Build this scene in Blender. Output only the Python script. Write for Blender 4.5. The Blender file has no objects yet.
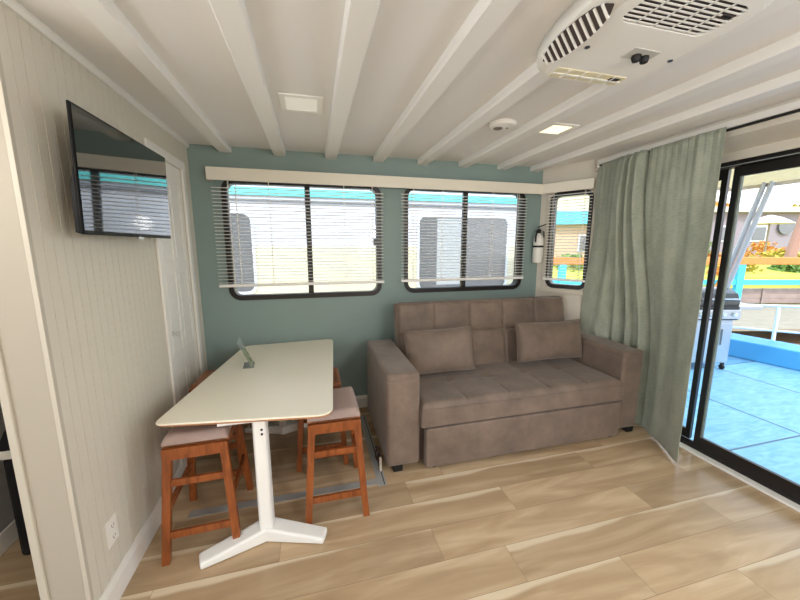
import bpy, bmesh, math, random
from mathutils import Vector, Matrix
from mathutils.geometry import tessellate_polygon
from math import sin, cos, pi, sqrt, atan2, radians
R = random.Random(7)
sc = bpy.context.scene
COL = sc.collection

# ------------------------------------------------------------ materials
def s2l(c):
    return tuple((v/255/12.92 if v/255 <= .04045 else ((v/255+.055)/1.055)**2.4) for v in c)
MATS = {}
def mat(name, rgb, rough=.5, metal=0, spec=.5, noise=None, bump=None, srgb=True, emit=None, coat=0, trans=0, alpha=1):
    if name in MATS: return MATS[name]
    m = bpy.data.materials.new(name); m.use_nodes = True
    nt = m.node_tree; b = nt.nodes['Principled BSDF']
    c = s2l(rgb) if srgb else rgb
    b.inputs['Base Color'].default_value = (*c, 1)
    b.inputs['Roughness'].default_value = rough
    b.inputs['Metallic'].default_value = metal
    b.inputs['Specular IOR Level'].default_value = spec
    b.inputs['Coat Weight'].default_value = coat
    b.inputs['Transmission Weight'].default_value = trans
    if emit:
        b.inputs['Emission Color'].default_value = (*s2l(emit[0]), 1)
        b.inputs['Emission Strength'].default_value = emit[1]
    tc = nt.nodes.new('ShaderNodeTexCoord')
    if noise:   # (scale, amount, detail)
        n = nt.nodes.new('ShaderNodeTexNoise'); n.inputs['Scale'].default_value = noise[0]
        n.inputs['Detail'].default_value = noise[2] if len(noise) > 2 else 4
        nt.links.new(tc.outputs['Object'], n.inputs['Vector'])
        mx = nt.nodes.new('ShaderNodeMixRGB'); mx.blend_type = 'MIX'
        a = noise[1]
        mx.inputs[1].default_value = (*[max(0, v*(1-a)) for v in c], 1)
        mx.inputs[2].default_value = (*[min(1, v*(1+a)) for v in c], 1)
        nt.links.new(n.outputs['Fac'], mx.inputs[0]); nt.links.new(mx.outputs[0], b.inputs['Base Color'])
    if bump:    # (scale, strength, distance)
        n = nt.nodes.new('ShaderNodeTexNoise'); n.inputs['Scale'].default_value = bump[0]; n.inputs['Detail'].default_value = 5
        nt.links.new(tc.outputs['Object'], n.inputs['Vector'])
        bp = nt.nodes.new('ShaderNodeBump'); bp.inputs['Strength'].default_value = bump[1]; bp.inputs['Distance'].default_value = bump[2]
        nt.links.new(n.outputs['Fac'], bp.inputs['Height']); nt.links.new(bp.outputs[0], b.inputs['Normal'])
    MATS[name] = m
    return m

M_teal = mat('teal wall paint', (136,156,152), .55, noise=(3,.04))
M_cream = mat('cream wall paint', (214,207,194), .55)
M_bead = mat('painted beadboard', (213,208,194), .6)
M_ceil = mat('ceiling panel', (232,230,227), .6, bump=(35,.3,.003))
M_beam = mat('painted batten', (235,234,230), .45)
M_white = mat('white trim paint', (236,234,228), .35)
M_valance = mat('valance paint', (236,231,216), .4)
M_black = mat('black window frame', (28,24,24), .35)
M_blind = mat('blind slat', (246,245,242), .4)
M_cord = mat('blind cord', (235,232,225), .6)
M_sill = mat('window casing', (206,199,184), .45)
M_table = mat('white laminate', (243,238,220), .3)
M_edge = mat('table edge', (170,120,80), .5)
M_steelw = mat('white powder coat', (238,238,234), .3)
M_bolt = mat('bolt dark', (60,60,60), .4, metal=.7)
M_fabric_mauve = mat('mauve cushion fabric', (164,144,137), .85, noise=(60,.12), bump=(200,.3,.002))
M_acw = mat('air conditioner plastic', (238,237,231), .4)
M_acd = mat('air conditioner dark', (62,52,48), .7)
M_accream = mat('air vent cream', (222,214,180), .5)
M_tvb = mat('television black plastic', (8,8,9), .5, spec=.2)
M_tvs = mat('television screen', (4,12,12), .04, spec=1.0, coat=1.0)
M_rub = mat('black rubber', (15,15,15), .6)
M_chrome = mat('brushed metal', (190,190,190), .3, metal=1)
M_extw = mat('extinguisher white', (232,230,224), .3)
M_light = mat('light diffuser off faint glow', (238,236,226), .5, emit=((255,250,235), .12))  # unlit panel, with a faint glow added in the material
M_lighton = mat('light diffuser lit', (200,190,170), .5, emit=((255,232,190), .9))
M_plate = mat('outlet plate', (240,238,230), .35)
M_dark = mat('dark slot', (35,32,30), .6)
M_greyl = mat('floor metal strip', (165,166,164), .45, metal=.1)
M_blk_fab = mat('black fabric', (14,13,17), .9, bump=(120,.4,.003))
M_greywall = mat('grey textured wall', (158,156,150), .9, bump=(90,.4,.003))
# exterior
M_tq = mat('turquoise paint', (70,190,215), .45)
M_tq2 = mat('turquoise stripe paint', (96,200,196), .4)
M_hull = mat('boat white', (202,202,208), .4)
M_hullc = mat('boat cream', (208,200,172), .45)
M_greystripe = mat('grey rub strip', (120,125,132), .5)
M_boatglass = mat('tinted glass', (98,98,100), .15, spec=.8)
M_boatframe = mat('boat window frame', (205,208,212), .35)
M_curtn = mat('pale drape', (164,166,166), .8)
M_porch = mat('porch roof', (250,240,215), .6, noise=(8,.1))
def fibre():
    m = bpy.data.materials.new('fibreglass roof panel'); m.use_nodes = True; nt = m.node_tree; b = nt.nodes['Principled BSDF']
    b.inputs['Base Color'].default_value = (*s2l((245,235,210)),1); t = nt.nodes.new('ShaderNodeBsdfTranslucent'); t.inputs[0].default_value = (*s2l((250,238,205)),1)
    mx = nt.nodes.new('ShaderNodeMixShader'); mx.inputs[0].default_value = .5
    nt.links.new(b.outputs[0], mx.inputs[1]); nt.links.new(t.outputs[0], mx.inputs[2]); nt.links.new(mx.outputs[0], nt.nodes['Material Output'].inputs[0]); return m
M_fibre = fibre()
M_pipe = mat('white pipe rail', (220,232,236), .35)
M_curb = mat('blue curb paint', (72,160,215), .5)
M_orange = mat('varnished wood rail', (206,128,58), .5, noise=(6,.15))
M_dock = mat('dock boards', (146,134,114), .8, noise=(5,.25))
M_brownw = mat('weathered boards', (160,138,128), .85, noise=(5,.3))
M_grass = mat('yellow green grass', (172,168,62), .9, noise=(2,.35))
M_leafy = mat('yellow leaves', (178,160,56), .8, noise=(4,.3))
M_leafg = mat('green leaves', (110,140,60), .8, noise=(4,.3))
M_leafo = mat('orange leaves', (215,150,70), .8, noise=(4,.3))
M_bldg = mat('pale stucco', (146,134,142), .8)
M_bldgt = mat('tan stucco', (190,160,136), .8)
M_roofb = mat('pale roof', (200,190,175), .8)
M_trunk = mat('palm trunk', (165,125,110), .9, noise=(20,.3))
M_umb = mat('beige canvas', (225,205,180), .8)
M_steel = mat('stainless steel', (190,195,200), .28, metal=.85)
M_grillblk = mat('grill black enamel', (30,32,36), .25)
M_water = mat('canal water', (150,120,92), .5)

def wood(name, c1, c2, rough=.35, sc_=(3,3,30), scl=4):
    m = bpy.data.materials.new(name); m.use_nodes = True
    nt = m.node_tree; b = nt.nodes['Principled BSDF']; b.inputs['Roughness'].default_value = rough
    tc = nt.nodes.new('ShaderNodeTexCoord'); mp = nt.nodes.new('ShaderNodeMapping'); mp.inputs['Scale'].default_value = sc_
    n = nt.nodes.new('ShaderNodeTexNoise'); n.inputs['Scale'].default_value = scl; n.inputs['Detail'].default_value = 6; n.inputs['Distortion'].default_value = .6
    cr = nt.nodes.new('ShaderNodeValToRGB')
    cr.color_ramp.elements[0].position = .3; cr.color_ramp.elements[0].color = (*s2l(c1),1)
    cr.color_ramp.elements[1].position = .7; cr.color_ramp.elements[1].color = (*s2l(c2),1)
    nt.links.new(tc.outputs['Object'], mp.inputs[0]); nt.links.new(mp.outputs[0], n.inputs['Vector'])
    nt.links.new(n.outputs['Fac'], cr.inputs[0]); nt.links.new(cr.outputs[0], b.inputs['Base Color'])
    return m
M_stool = wood('orange brown wood', (112,56,22), (158,88,42), .35, (12,12,2.0), 3)
M_stoolseat = wood('brown saddle wood', (128,74,40), (170,108,64), .4, (12,2,12), 3)

def glass_mat():
    m = bpy.data.materials.new('clear glass'); m.use_nodes = True
    nt = m.node_tree; nt.nodes.clear()
    o = nt.nodes.new('ShaderNodeOutputMaterial'); t = nt.nodes.new('ShaderNodeBsdfTransparent'); g = nt.nodes.new('ShaderNodeBsdfGlossy')
    g.inputs['Roughness'].default_value = .02; t.inputs[0].default_value = (.97,.98,.98,1)
    f = nt.nodes.new('ShaderNodeFresnel'); f.inputs[0].default_value = 1.35
    mx = nt.nodes.new('ShaderNodeMixShader')
    nt.links.new(f.outputs[0], mx.inputs[0]); nt.links.new(t.outputs[0], mx.inputs[1]); nt.links.new(g.outputs[0], mx.inputs[2]); nt.links.new(mx.outputs[0], o.inputs[0])
    return m
M_glass = glass_mat()

def suede():
    m = bpy.data.materials.new('taupe suede'); m.use_nodes = True
    nt = m.node_tree; b = nt.nodes['Principled BSDF']; b.inputs['Roughness'].default_value = .62
    b.inputs['Sheen Weight'].default_value = .25; b.inputs['Sheen Roughness'].default_value = .5
    tc = nt.nodes.new('ShaderNodeTexCoord')
    n = nt.nodes.new('ShaderNodeTexNoise'); n.inputs['Scale'].default_value = 4.5; n.inputs['Detail'].default_value = 7; n.inputs['Roughness'].default_value = .65
    cr = nt.nodes.new('ShaderNodeValToRGB')
    cr.color_ramp.elements[0].position = .3; cr.color_ramp.elements[0].color = (*s2l((98,83,72)),1)
    cr.color_ramp.elements[1].position = .72; cr.color_ramp.elements[1].color = (*s2l((134,116,102)),1)
    n2 = nt.nodes.new('ShaderNodeTexNoise'); n2.inputs['Scale'].default_value = 160
    bp = nt.nodes.new('ShaderNodeBump'); bp.inputs['Strength'].default_value = .15; bp.inputs['Distance'].default_value = .002
    for x in (n, n2): nt.links.new(tc.outputs['Object'], x.inputs['Vector'])
    nt.links.new(n.outputs['Fac'], cr.inputs[0]); nt.links.new(cr.outputs[0], b.inputs['Base Color'])
    nt.links.new(n2.outputs['Fac'], bp.inputs['Height']); nt.links.new(bp.outputs[0], b.inputs['Normal'])
    return m
M_sofa = suede()
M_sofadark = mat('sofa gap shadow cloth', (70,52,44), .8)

def curtain_mat():
    m = bpy.data.materials.new('sage curtain cloth'); m.use_nodes = True
    nt = m.node_tree; b = nt.nodes['Principled BSDF']; b.inputs['Roughness'].default_value = .8
    b.inputs['Sheen Weight'].default_value = .15
    tc = nt.nodes.new('ShaderNodeTexCoord')
    def nz(scale, det, mp=None):
        n = nt.nodes.new('ShaderNodeTexNoise'); n.inputs['Scale'].default_value = scale; n.inputs['Detail'].default_value = det
        if mp:
            q = nt.nodes.new('ShaderNodeMapping'); q.inputs['Scale'].default_value = mp
            nt.links.new(tc.outputs['Object'], q.inputs[0]); nt.links.new(q.outputs[0], n.inputs['Vector'])
        else: nt.links.new(tc.outputs['Object'], n.inputs['Vector'])
        return n
    a = nz(14, 6, (1,1,.5)); h = nz(30, 3, (1,1,6))
    cr = nt.nodes.new('ShaderNodeValToRGB')
    cr.color_ramp.elements[0].position = .3; cr.color_ramp.elements[0].color = (*s2l((150,158,142)),1)
    cr.color_ramp.elements[1].position = .7; cr.color_ramp.elements[1].color = (*s2l((190,196,180)),1)
    ad = nt.nodes.new('ShaderNodeMath'); ad.operation = 'ADD'
    nt.links.new(a.outputs['Fac'], ad.inputs[0]); nt.links.new(h.outputs['Fac'], ad.inputs[1])
    hf = nt.nodes.new('ShaderNodeMath'); hf.operation = 'MULTIPLY'; hf.inputs[1].default_value = .5
    nt.links.new(ad.outputs[0], hf.inputs[0]); nt.links.new(hf.outputs[0], cr.inputs[0]); nt.links.new(cr.outputs[0], b.inputs['Base Color'])
    bp = nt.nodes.new('ShaderNodeBump'); bp.inputs['Strength'].default_value = .8; bp.inputs['Distance'].default_value = .010
    nt.links.new(hf.outputs[0], bp.inputs['Height']); nt.links.new(bp.outputs[0], b.inputs['Normal'])
    tl = nt.nodes.new('ShaderNodeBsdfTranslucent'); tl.inputs[0].default_value = (*s2l((180,190,170)),1)
    mx = nt.nodes.new('ShaderNodeMixShader'); mx.inputs[0].default_value = .16
    o = nt.nodes['Material Output']
    nt.links.new(b.outputs[0], mx.inputs[1]); nt.links.new(tl.outputs[0], mx.inputs[2]); nt.links.new(mx.outputs[0], o.inputs[0])
    return m
M_curtain = curtain_mat()

def floor_mat():
    m = bpy.data.materials.new('oak laminate planks'); m.use_nodes = True
    nt = m.node_tree; b = nt.nodes['Principled BSDF']; L = nt.links.new
    b.inputs['Roughness'].default_value = .27
    b.inputs['Specular IOR Level'].default_value = .45
    tc = nt.nodes.new('ShaderNodeTexCoord'); at = nt.nodes.new('ShaderNodeAttribute'); at.attribute_name = 'plank'
    sep = nt.nodes.new('ShaderNodeSeparateColor'); L(at.outputs['Color'], sep.inputs[0])
    mp = nt.nodes.new('ShaderNodeMapping'); mp.inputs['Scale'].default_value = (.9, 6.5, 1)
    L(tc.outputs['Object'], mp.inputs[0])
    off = nt.nodes.new('ShaderNodeVectorMath'); off.operation = 'ADD'
    sc_ = nt.nodes.new('ShaderNodeVectorMath'); sc_.operation = 'SCALE'; sc_.inputs['Scale'].default_value = 37
    L(at.outputs['Color'], sc_.inputs[0]); L(mp.outputs[0], off.inputs[0]); L(sc_.outputs[0], off.inputs[1])
    n = nt.nodes.new('ShaderNodeTexNoise'); n.inputs['Scale'].default_value = 1.3; n.inputs['Detail'].default_value = 5; n.inputs['Distortion'].default_value = .9
    L(off.outputs[0], n.inputs['Vector'])
    cr = nt.nodes.new('ShaderNodeValToRGB'); e = cr.color_ramp.elements
    e[0].position = .25; e[0].color = (*s2l((164,139,108)),1)
    e[1].position = .8; e[1].color = (*s2l((222,201,168)),1)
    q = e.new(.45); q.color = (*s2l((183,157,124)),1)
    q = e.new(.6); q.color = (*s2l((198,173,140)),1)
    L(n.outputs['Fac'], cr.inputs[0])
    # fine grain
    mp2 = nt.nodes.new('ShaderNodeMapping'); mp2.inputs['Scale'].default_value = (3, 60, 1); L(tc.outputs['Object'], mp2.inputs[0])
    g = nt.nodes.new('ShaderNodeTexNoise'); g.inputs['Scale'].default_value = 1.5; g.inputs['Detail'].default_value = 4; L(mp2.outputs[0], g.inputs['Vector'])
    mr = nt.nodes.new('ShaderNodeMapRange'); mr.inputs[3].default_value = .93; mr.inputs[4].default_value = 1.06; L(g.outputs['Fac'], mr.inputs[0])
    # per plank tone
    pr = nt.nodes.new('ShaderNodeMapRange'); pr.inputs[3].default_value = .88; pr.inputs[4].default_value = 1.08; L(sep.outputs[1], pr.inputs[0])
    mu = nt.nodes.new('ShaderNodeMath'); mu.operation = 'MULTIPLY'; L(mr.outputs[0], mu.inputs[0]); L(pr.outputs[0], mu.inputs[1])
    vm = nt.nodes.new('ShaderNodeVectorMath'); vm.operation = 'SCALE'; L(cr.outputs[0], vm.inputs[0]); L(mu.outputs[0], vm.inputs['Scale'])
    # pale sapwood along the far edge of some planks: v attribute
    uv = nt.nodes.new('ShaderNodeUVMap'); uv.uv_map = 'UVMap'; su = nt.nodes.new('ShaderNodeSeparateXYZ'); L(uv.outputs[0], su.inputs[0])
    wob = nt.nodes.new('ShaderNodeTexNoise'); wob.inputs['Scale'].default_value = 1.6; wob.inputs['Detail'].default_value = 2
    wp = nt.nodes.new('ShaderNodeVectorMath'); wp.operation = 'ADD'; L(tc.outputs['Object'], wp.inputs[0]); L(sc_.outputs[0], wp.inputs[1]); L(wp.outputs[0], wob.inputs['Vector'])
    a1 = nt.nodes.new('ShaderNodeMath'); a1.operation = 'MULTIPLY_ADD'; a1.inputs[1].default_value = .55; L(wob.outputs['Fac'], a1.inputs[0]); L(su.outputs[1], a1.inputs[2])
    th = nt.nodes.new('ShaderNodeMapRange'); th.inputs[1].default_value = 1.12; th.inputs[2].default_value = 1.2; L(a1.outputs[0], th.inputs[0])
    gt = nt.nodes.new('ShaderNodeMath'); gt.operation = 'GREATER_THAN'; gt.inputs[1].default_value = .45; L(sep.outputs[2], gt.inputs[0])
    mm = nt.nodes.new('ShaderNodeMath'); mm.operation = 'MULTIPLY'; L(th.outputs[0], mm.inputs[0]); L(gt.outputs[0], mm.inputs[1])
    m8 = nt.nodes.new('ShaderNodeMath'); m8.operation = 'MULTIPLY'; m8.inputs[1].default_value = .75; L(mm.outputs[0], m8.inputs[0])
    mx = nt.nodes.new('ShaderNodeMixRGB'); mx.inputs[2].default_value = (*s2l((228,213,184)),1)
    L(m8.outputs[0], mx.inputs[0]); L(vm.outputs[0], mx.inputs[1]); L(mx.outputs[0], b.inputs['Base Color'])
    return m
M_floor = floor_mat()
M_joint = mat('plank joint', (120,95,70), .7)

def deck_mat():
    m = bpy.data.materials.new('blue painted deck'); m.use_nodes = True
    nt = m.node_tree; b = nt.nodes['Principled BSDF']; L = nt.links.new; b.inputs['Roughness'].default_value = .6
    tc = nt.nodes.new('ShaderNodeTexCoord'); mp = nt.nodes.new('ShaderNodeMapping'); mp.inputs['Scale'].default_value = (1.5, 5, 1); mp.inputs['Rotation'].default_value = (0,0,.5)
    n = nt.nodes.new('ShaderNodeTexNoise'); n.inputs['Scale'].default_value = 4; n.inputs['Detail'].default_value = 6; n.inputs['Distortion'].default_value = 1
    L(tc.outputs['Object'], mp.inputs[0]); L(mp.outputs[0], n.inputs['Vector'])
    cr = nt.nodes.new('ShaderNodeValToRGB'); e = cr.color_ramp.elements
    e[0].position = .35; e[0].color = (*s2l((92,150,188)),1); e[1].position = .72; e[1].color = (*s2l((122,172,206)),1)
    L(n.outputs['Fac'], cr.inputs[0]); L(cr.outputs[0], b.inputs['Base Color'])
    return m
M_deck = deck_mat()

# ------------------------------------------------------------ mesh builder
class MB:
    def __init__(s): s.bm = bmesh.new()
    def face(s, vs):
        try: return s.bm.faces.new(vs)
        except ValueError: return None
    def box(s, x0, x1, y0, y1, z0, z1, mi=0):
        v = [s.bm.verts.new(p) for p in ((x0,y0,z0),(x1,y0,z0),(x1,y1,z0),(x0,y1,z0),(x0,y0,z1),(x1,y0,z1),(x1,y1,z1),(x0,y1,z1))]
        for f in ((0,3,2,1),(4,5,6,7),(0,1,5,4),(1,2,6,5),(2,3,7,6),(3,0,4,7)):
            q = s.face([v[i] for i in f]); q.material_index = mi
        return s
    def hexa(s, P):   # 8 points bottom 4, top 4
        v = [s.bm.verts.new(p) for p in P]
        for f in ((0,3,2,1),(4,5,6,7),(0,1,5,4),(1,2,6,5),(2,3,7,6),(3,0,4,7)): s.face([v[i] for i in f])
        return s
    def beam(s, a, b, w, h, up=(0,0,1), taper=1):  # rectangular bar from a to b
        a = Vector(a); b = Vector(b); d = (b-a).normalized(); u = Vector(up)
        if abs(d.dot(u)) > .95: u = Vector((0,1,0))
        r = d.cross(u).normalized(); u = r.cross(d).normalized()
        P = []
        for p, k in ((a,1),(b,taper)):
            for i, j in ((-1,-1),(1,-1),(1,1),(-1,1)): P.append(p + r*(w/2*i*k) + u*(h/2*j*k))
        return s.hexa(P)
    def prism(s, poly, axis, a, b, mat_i=0):   # poly in the two other axes (cyclic order)
        def mk(p, t):
            if axis == 'x': return (t, p[0], p[1])
            if axis == 'y': return (p[0], t, p[1])
            return (p[0], p[1], t)
        A = [s.bm.verts.new(mk(p,a)) for p in poly]; B = [s.bm.verts.new(mk(p,b)) for p in poly]
        s.face(A[::-1]); s.face(B); n = len(poly)
        for i in range(n): s.face([A[i], A[(i+1)%n], B[(i+1)%n], B[i]])
        return s
    def tube(s, pts, r, seg=10, cap=True, radii=None):
        pts = [Vector(p) for p in pts]; rings = []; prev = None
        for i, p in enumerate(pts):
            d = (pts[min(i+1,len(pts)-1)] - pts[max(i-1,0)]).normalized()
            u = prev if prev is not None else (Vector((0,0,1)) if abs(d.z) < .9 else Vector((1,0,0)))
            r1 = d.cross(u).normalized(); u = r1.cross(d).normalized(); prev = u
            rr = radii[i] if radii else r
            rings.append([s.bm.verts.new(p + r1*(rr*cos(2*pi*k/seg)) + u*(rr*sin(2*pi*k/seg))) for k in range(seg)])
        for i in range(len(rings)-1):
            for k in range(seg): s.face([rings[i][k], rings[i][(k+1)%seg], rings[i+1][(k+1)%seg], rings[i+1][k]])
        if cap: s.face(rings[0][::-1]); s.face(rings[-1])
        return s
    def lathe(s, prof, c, axis=(0,0,1), seg=24):  # prof [(r, h)]
        ax = Vector(axis).normalized(); u = Vector((1,0,0)) if abs(ax.x) < .9 else Vector((0,1,0))
        a = ax.cross(u).normalized(); b2 = ax.cross(a).normalized(); c = Vector(c); rings = []
        for r, h in prof:
            r = max(r, 1e-4)
            rings.append([s.bm.verts.new(c + ax*h + a*(r*cos(2*pi*k/seg)) + b2*(r*sin(2*pi*k/seg))) for k in range(seg)])
        for i in range(len(rings)-1):
            for k in range(seg): s.face([rings[i][k], rings[i][(k+1)%seg], rings[i+1][(k+1)%seg], rings[i+1][k]])
        s.face(rings[0][::-1]); s.face(rings[-1]); return s
    def height(s, nx, ny, top, bot):   # closed slab; top(u,v), bot(u,v) -> points
        T = [[s.bm.verts.new(top(i/nx, j/ny)) for j in range(ny+1)] for i in range(nx+1)]
        B = [[s.bm.verts.new(bot(i/nx, j/ny)) for j in range(ny+1)] for i in range(nx+1)]
        for i in range(nx):
            for j in range(ny):
                s.face([T[i][j],T[i+1][j],T[i+1][j+1],T[i][j+1]]); s.face([B[i][j+1],B[i+1][j+1],B[i+1][j],B[i][j]])
        for i in range(nx):
            s.face([B[i][0],B[i+1][0],T[i+1][0],T[i][0]]); s.face([T[i][ny],T[i+1][ny],B[i+1][ny],B[i][ny]])
        for j in range(ny):
            s.face([T[0][j],T[0][j+1],B[0][j+1],B[0][j]]); s.face([B[nx][j],B[nx][j+1],T[nx][j+1],T[nx][j]])
        return s
    def holes(s, outer, holes, place, t0, t1):   # plate with holes; place(u,v,t)->xyz
        loops = [outer] + holes
        tris = tessellate_polygon([[Vector((p[0],p[1],0)) for p in l] for l in loops])
        flat = [p for l in loops for p in l]
        A = [s.bm.verts.new(place(p[0],p[1],t0)) for p in flat]; B = [s.bm.verts.new(place(p[0],p[1],t1)) for p in flat]
        for t in tris: s.face([A[i] for i in t]); s.face([B[i] for i in reversed(t)])
        k = 0
        for l in loops:
            n = len(l)
            for i in range(n): s.face([A[k+i], A[k+(i+1)%n], B[k+(i+1)%n], B[k+i]])
            k += n
        return s
    def xf(s, M):
        bmesh.ops.transform(s.bm, matrix=M, verts=s.bm.verts); return s
    def build(s, name, m, parent=None, bevel=0, smooth=False, seg=2, ang=35):
        off = Vector((0,0,0)); p = parent
        while p is not None: off += p.location; p = p.parent
        bmesh.ops.remove_doubles(s.bm, verts=s.bm.verts, dist=1e-6)
        bmesh.ops.recalc_face_normals(s.bm, faces=s.bm.faces)
        if off.length > 0: bmesh.ops.translate(s.bm, vec=-off, verts=s.bm.verts)
        me = bpy.data.meshes.new(name); s.bm.to_mesh(me); s.bm.free()
        o = bpy.data.objects.new(name, me); COL.objects.link(o); o.parent = parent
        for x in (m if isinstance(m, (list,tuple)) else [m]): me.materials.append(x)
        if bevel:
            b = o.modifiers.new('b','BEVEL'); b.width = bevel; b.segments = seg; b.limit_method = 'ANGLE'; b.angle_limit = radians(40)
        if smooth:
            for f in me.polygons: f.use_smooth = True
            me.set_sharp_from_angle(angle=radians(ang))
        return o
    
def rrect(x0, x1, y0, y1, r, n=6):
    P = []
    for cx, cy, a in ((x1-r,y1-r,0),(x0+r,y1-r,90),(x0+r,y0+r,180),(x1-r,y0+r,270)):
        for k in range(n+1):
            t = radians(a + 90*k/n); P.append((cx+r*cos(t), cy+r*sin(t)))
    return P
def thing(name, label, cat, loc=(0,0,0), group=None):
    o = bpy.data.objects.new(name, None); COL.objects.link(o); o.location = loc; o.empty_display_size = .1
    o['label'] = label; o['category'] = cat
    if group: o['group'] = group
    return o
def tag(o, label, cat, group=None, kind=None):
    o['label'] = label; o['category'] = cat
    if group: o['group'] = group
    if kind: o['kind'] = kind
    return o
def struct(o, label=None, cat=None):
    o['kind'] = 'structure'
    if label: o['label'] = label
    if cat: o['category'] = cat
    return o
def dup(root, loc, label, rz=0, skip=()):
    r = root.copy(); COL.objects.link(r); r.location = loc; r.rotation_euler = (0,0,rz); r['label'] = label
    for ch in list(root.children):
        if any(ch.name.startswith(k) for k in skip): continue
        c = ch.copy(); COL.objects.link(c); c.parent = r
        for g in list(ch.children):
            d = g.copy(); COL.objects.link(d); d.parent = c
    return r

XL, YB, XR, ZC = -.932, 3.153, 2.855, 2.40
YN = -2.6     # how far the room runs back behind the viewpoint

# ------------------------------------------------------------ room shell
# floor: planks along x
pitch, y_ref, LEN = .205, 1.18, 1.384
joint_x = {0:.945, 1:.596, 2:1.156, 3:.553, 4:.837, -1:1.487}
SAP = {(0,1):.9,(0,0):.1,(1,0):.9,(1,1):.1,(2,0):.9,(2,1):.2,(3,0):.2,(3,1):.9,(-1,0):.95,(-1,1):.1}
bm = bmesh.new(); uvl = bm.loops.layers.uv.new('UVMap'); cl = bm.loops.layers.float_color.new('plank')
rows = range(int((YN-y_ref)/pitch)-1, int((3.3-y_ref)/pitch)+2)
for r in rows:
    y0 = y_ref + r*pitch; y1 = y0 + pitch
    if y1 > 3.24: y1 = 3.24
    if y0 >= 3.24: continue
    base = joint_x.get(r, R.random()*LEN)
    k = math.floor((-2.9-base)/LEN)
    x = base + k*LEN
    while x < 2.95:
        x1 = min(x+LEN, 2.95); x0 = max(x, -2.9)
        g = .0009
        c = (R.random(), R.random(), R.random(), 1)
        mid = (x0+x1)/2; st = SAP.get((r, int(mid > base)))
        if st is not None and -1 <= r <= 3: c = (c[0], c[1], st, 1)
        if x1 > x0+.01:
            P = ((x0+g,y0+g,0),(x1-g,y0+g,0),(x1-g,y1-g,0),(x0+g,y1-g,0))
            f = bm.faces.new([bm.verts.new(p) for p in P])
            for l, u in zip(f.loops, ((0,0),(1,0),(1,1),(0,1))): l[uvl].uv = u; l[cl] = c
            f.material_index = 0
        x += LEN
base_v = [bm.verts.new(p) for p in ((-2.9,YN,-.0015),(2.95,YN,-.0015),(2.95,3.24,-.0015),(-2.9,3.24,-.0015),(-2.9,YN,-.12),(2.95,YN,-.12),(2.95,3.24,-.12),(-2.9,3.24,-.12))]
for f in ((0,1,2,3),(7,6,5,4),(0,4,5,1),(1,5,6,2),(2,6,7,3),(3,7,4,0)):
    q = bm.faces.new([base_v[i] for i in f]); q.material_index = 1
me = bpy.data.meshes.new('floor'); bm.to_mesh(me); bm.free()
fl = bpy.data.objects.new('floor', me); COL.objects.link(fl); me.materials.append(M_floor); me.materials.append(M_joint); struct(fl)

struct(MB().box(-2.9, 2.98, YN, 3.24, ZC, ZC+.09).build('ceiling', M_ceil))
beams = [-.655, -.235, .19, .615, 1.035, 1.45, 1.865, 2.245]
for i, bx in enumerate(beams):
    m = MB(); m.prism([(bx-.05,2.3995),(bx-.05,2.362),(bx-.043,2.352),(bx+.043,2.352),(bx+.05,2.362),(bx+.05,2.3995)], 'y', YN+.02, 3.15)
    struct(m.build('trim_%d' % (i+1), M_beam))
# cornice strip at left
struct(MB().prism([(XL,2.368),(XL+.012,2.368),(XL+.02,2.385),(XL+.02,2.3995),(XL,2.3995)], 'y', 1.45, 3.15).build('trim_9', M_white))

# back wall with two rounded window holes
W1 = (-.708, .634, 1.130, 2.155); W2 = (.858, 2.156, 1.142, 2.165)
hole = lambda w: rrect(w[0]+.03, w[1]-.03, w[2]+.03, w[3]-.03, .07)
pl_back = lambda u, v, t: (u, YB+t, v)
struct(MB().holes([(-1.06,-.1),(2.40,-.1),(2.40,2.46),(-1.06,2.46)], [hole(W1), hole(W2)], pl_back, 0, .08).build('wall_back', M_teal))

# corner wall with narrow window (angled)
c0 = Vector((2.353,3.153,0)); cd = Vector((.52,-.854,0)).normalized(); cn = Vector((cd.y*-1, cd.x, 0))   # cn points outside
if cn.x < 0: cn = -cn
def pl_c(u, v, t): p = c0 + cd*u + cn*t; return (p.x, p.y, v)
W3 = (.100, .500, 1.165, 2.137)
struct(MB().holes([(0,-.1),(1.0,-.1),(1.0,2.46),(0,2.46)], [rrect(W3[0]+.025,W3[1]-.025,W3[2]+.025,W3[3]-.025,.05)], pl_c, 0, .08).build('wall_corner', M_cream))

# right wall: door opening y -.5..2.28, z .02..2.19 ; header box above
m = MB()
m.holes([(YN,-.1),(2.34,-.1),(2.34,2.46),(YN,2.46)], [[(-.6,.0),(2.25,.0),(2.25,2.185),(-.6,2.185)]], lambda u,v,t:(XR+t,u,v), 0, .09)
struct(m.build('wall_right', M_cream))
struct(MB().prism([(2.60,2.4),(2.60,2.285),(2.855,2.245),(2.87,2.245),(2.87,2.4)], 'y', YN, 2.735).build('wall_header', M_cream))
struct(MB().box(2.572, 2.5995, YN, 2.68, 2.335, 2.378).build('trim_10', M_white, bevel=.004))
struct(MB().box(2.80, 2.862, -.7, 2.25, .0005, .016).build('trim_11', M_white, bevel=.004))

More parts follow.
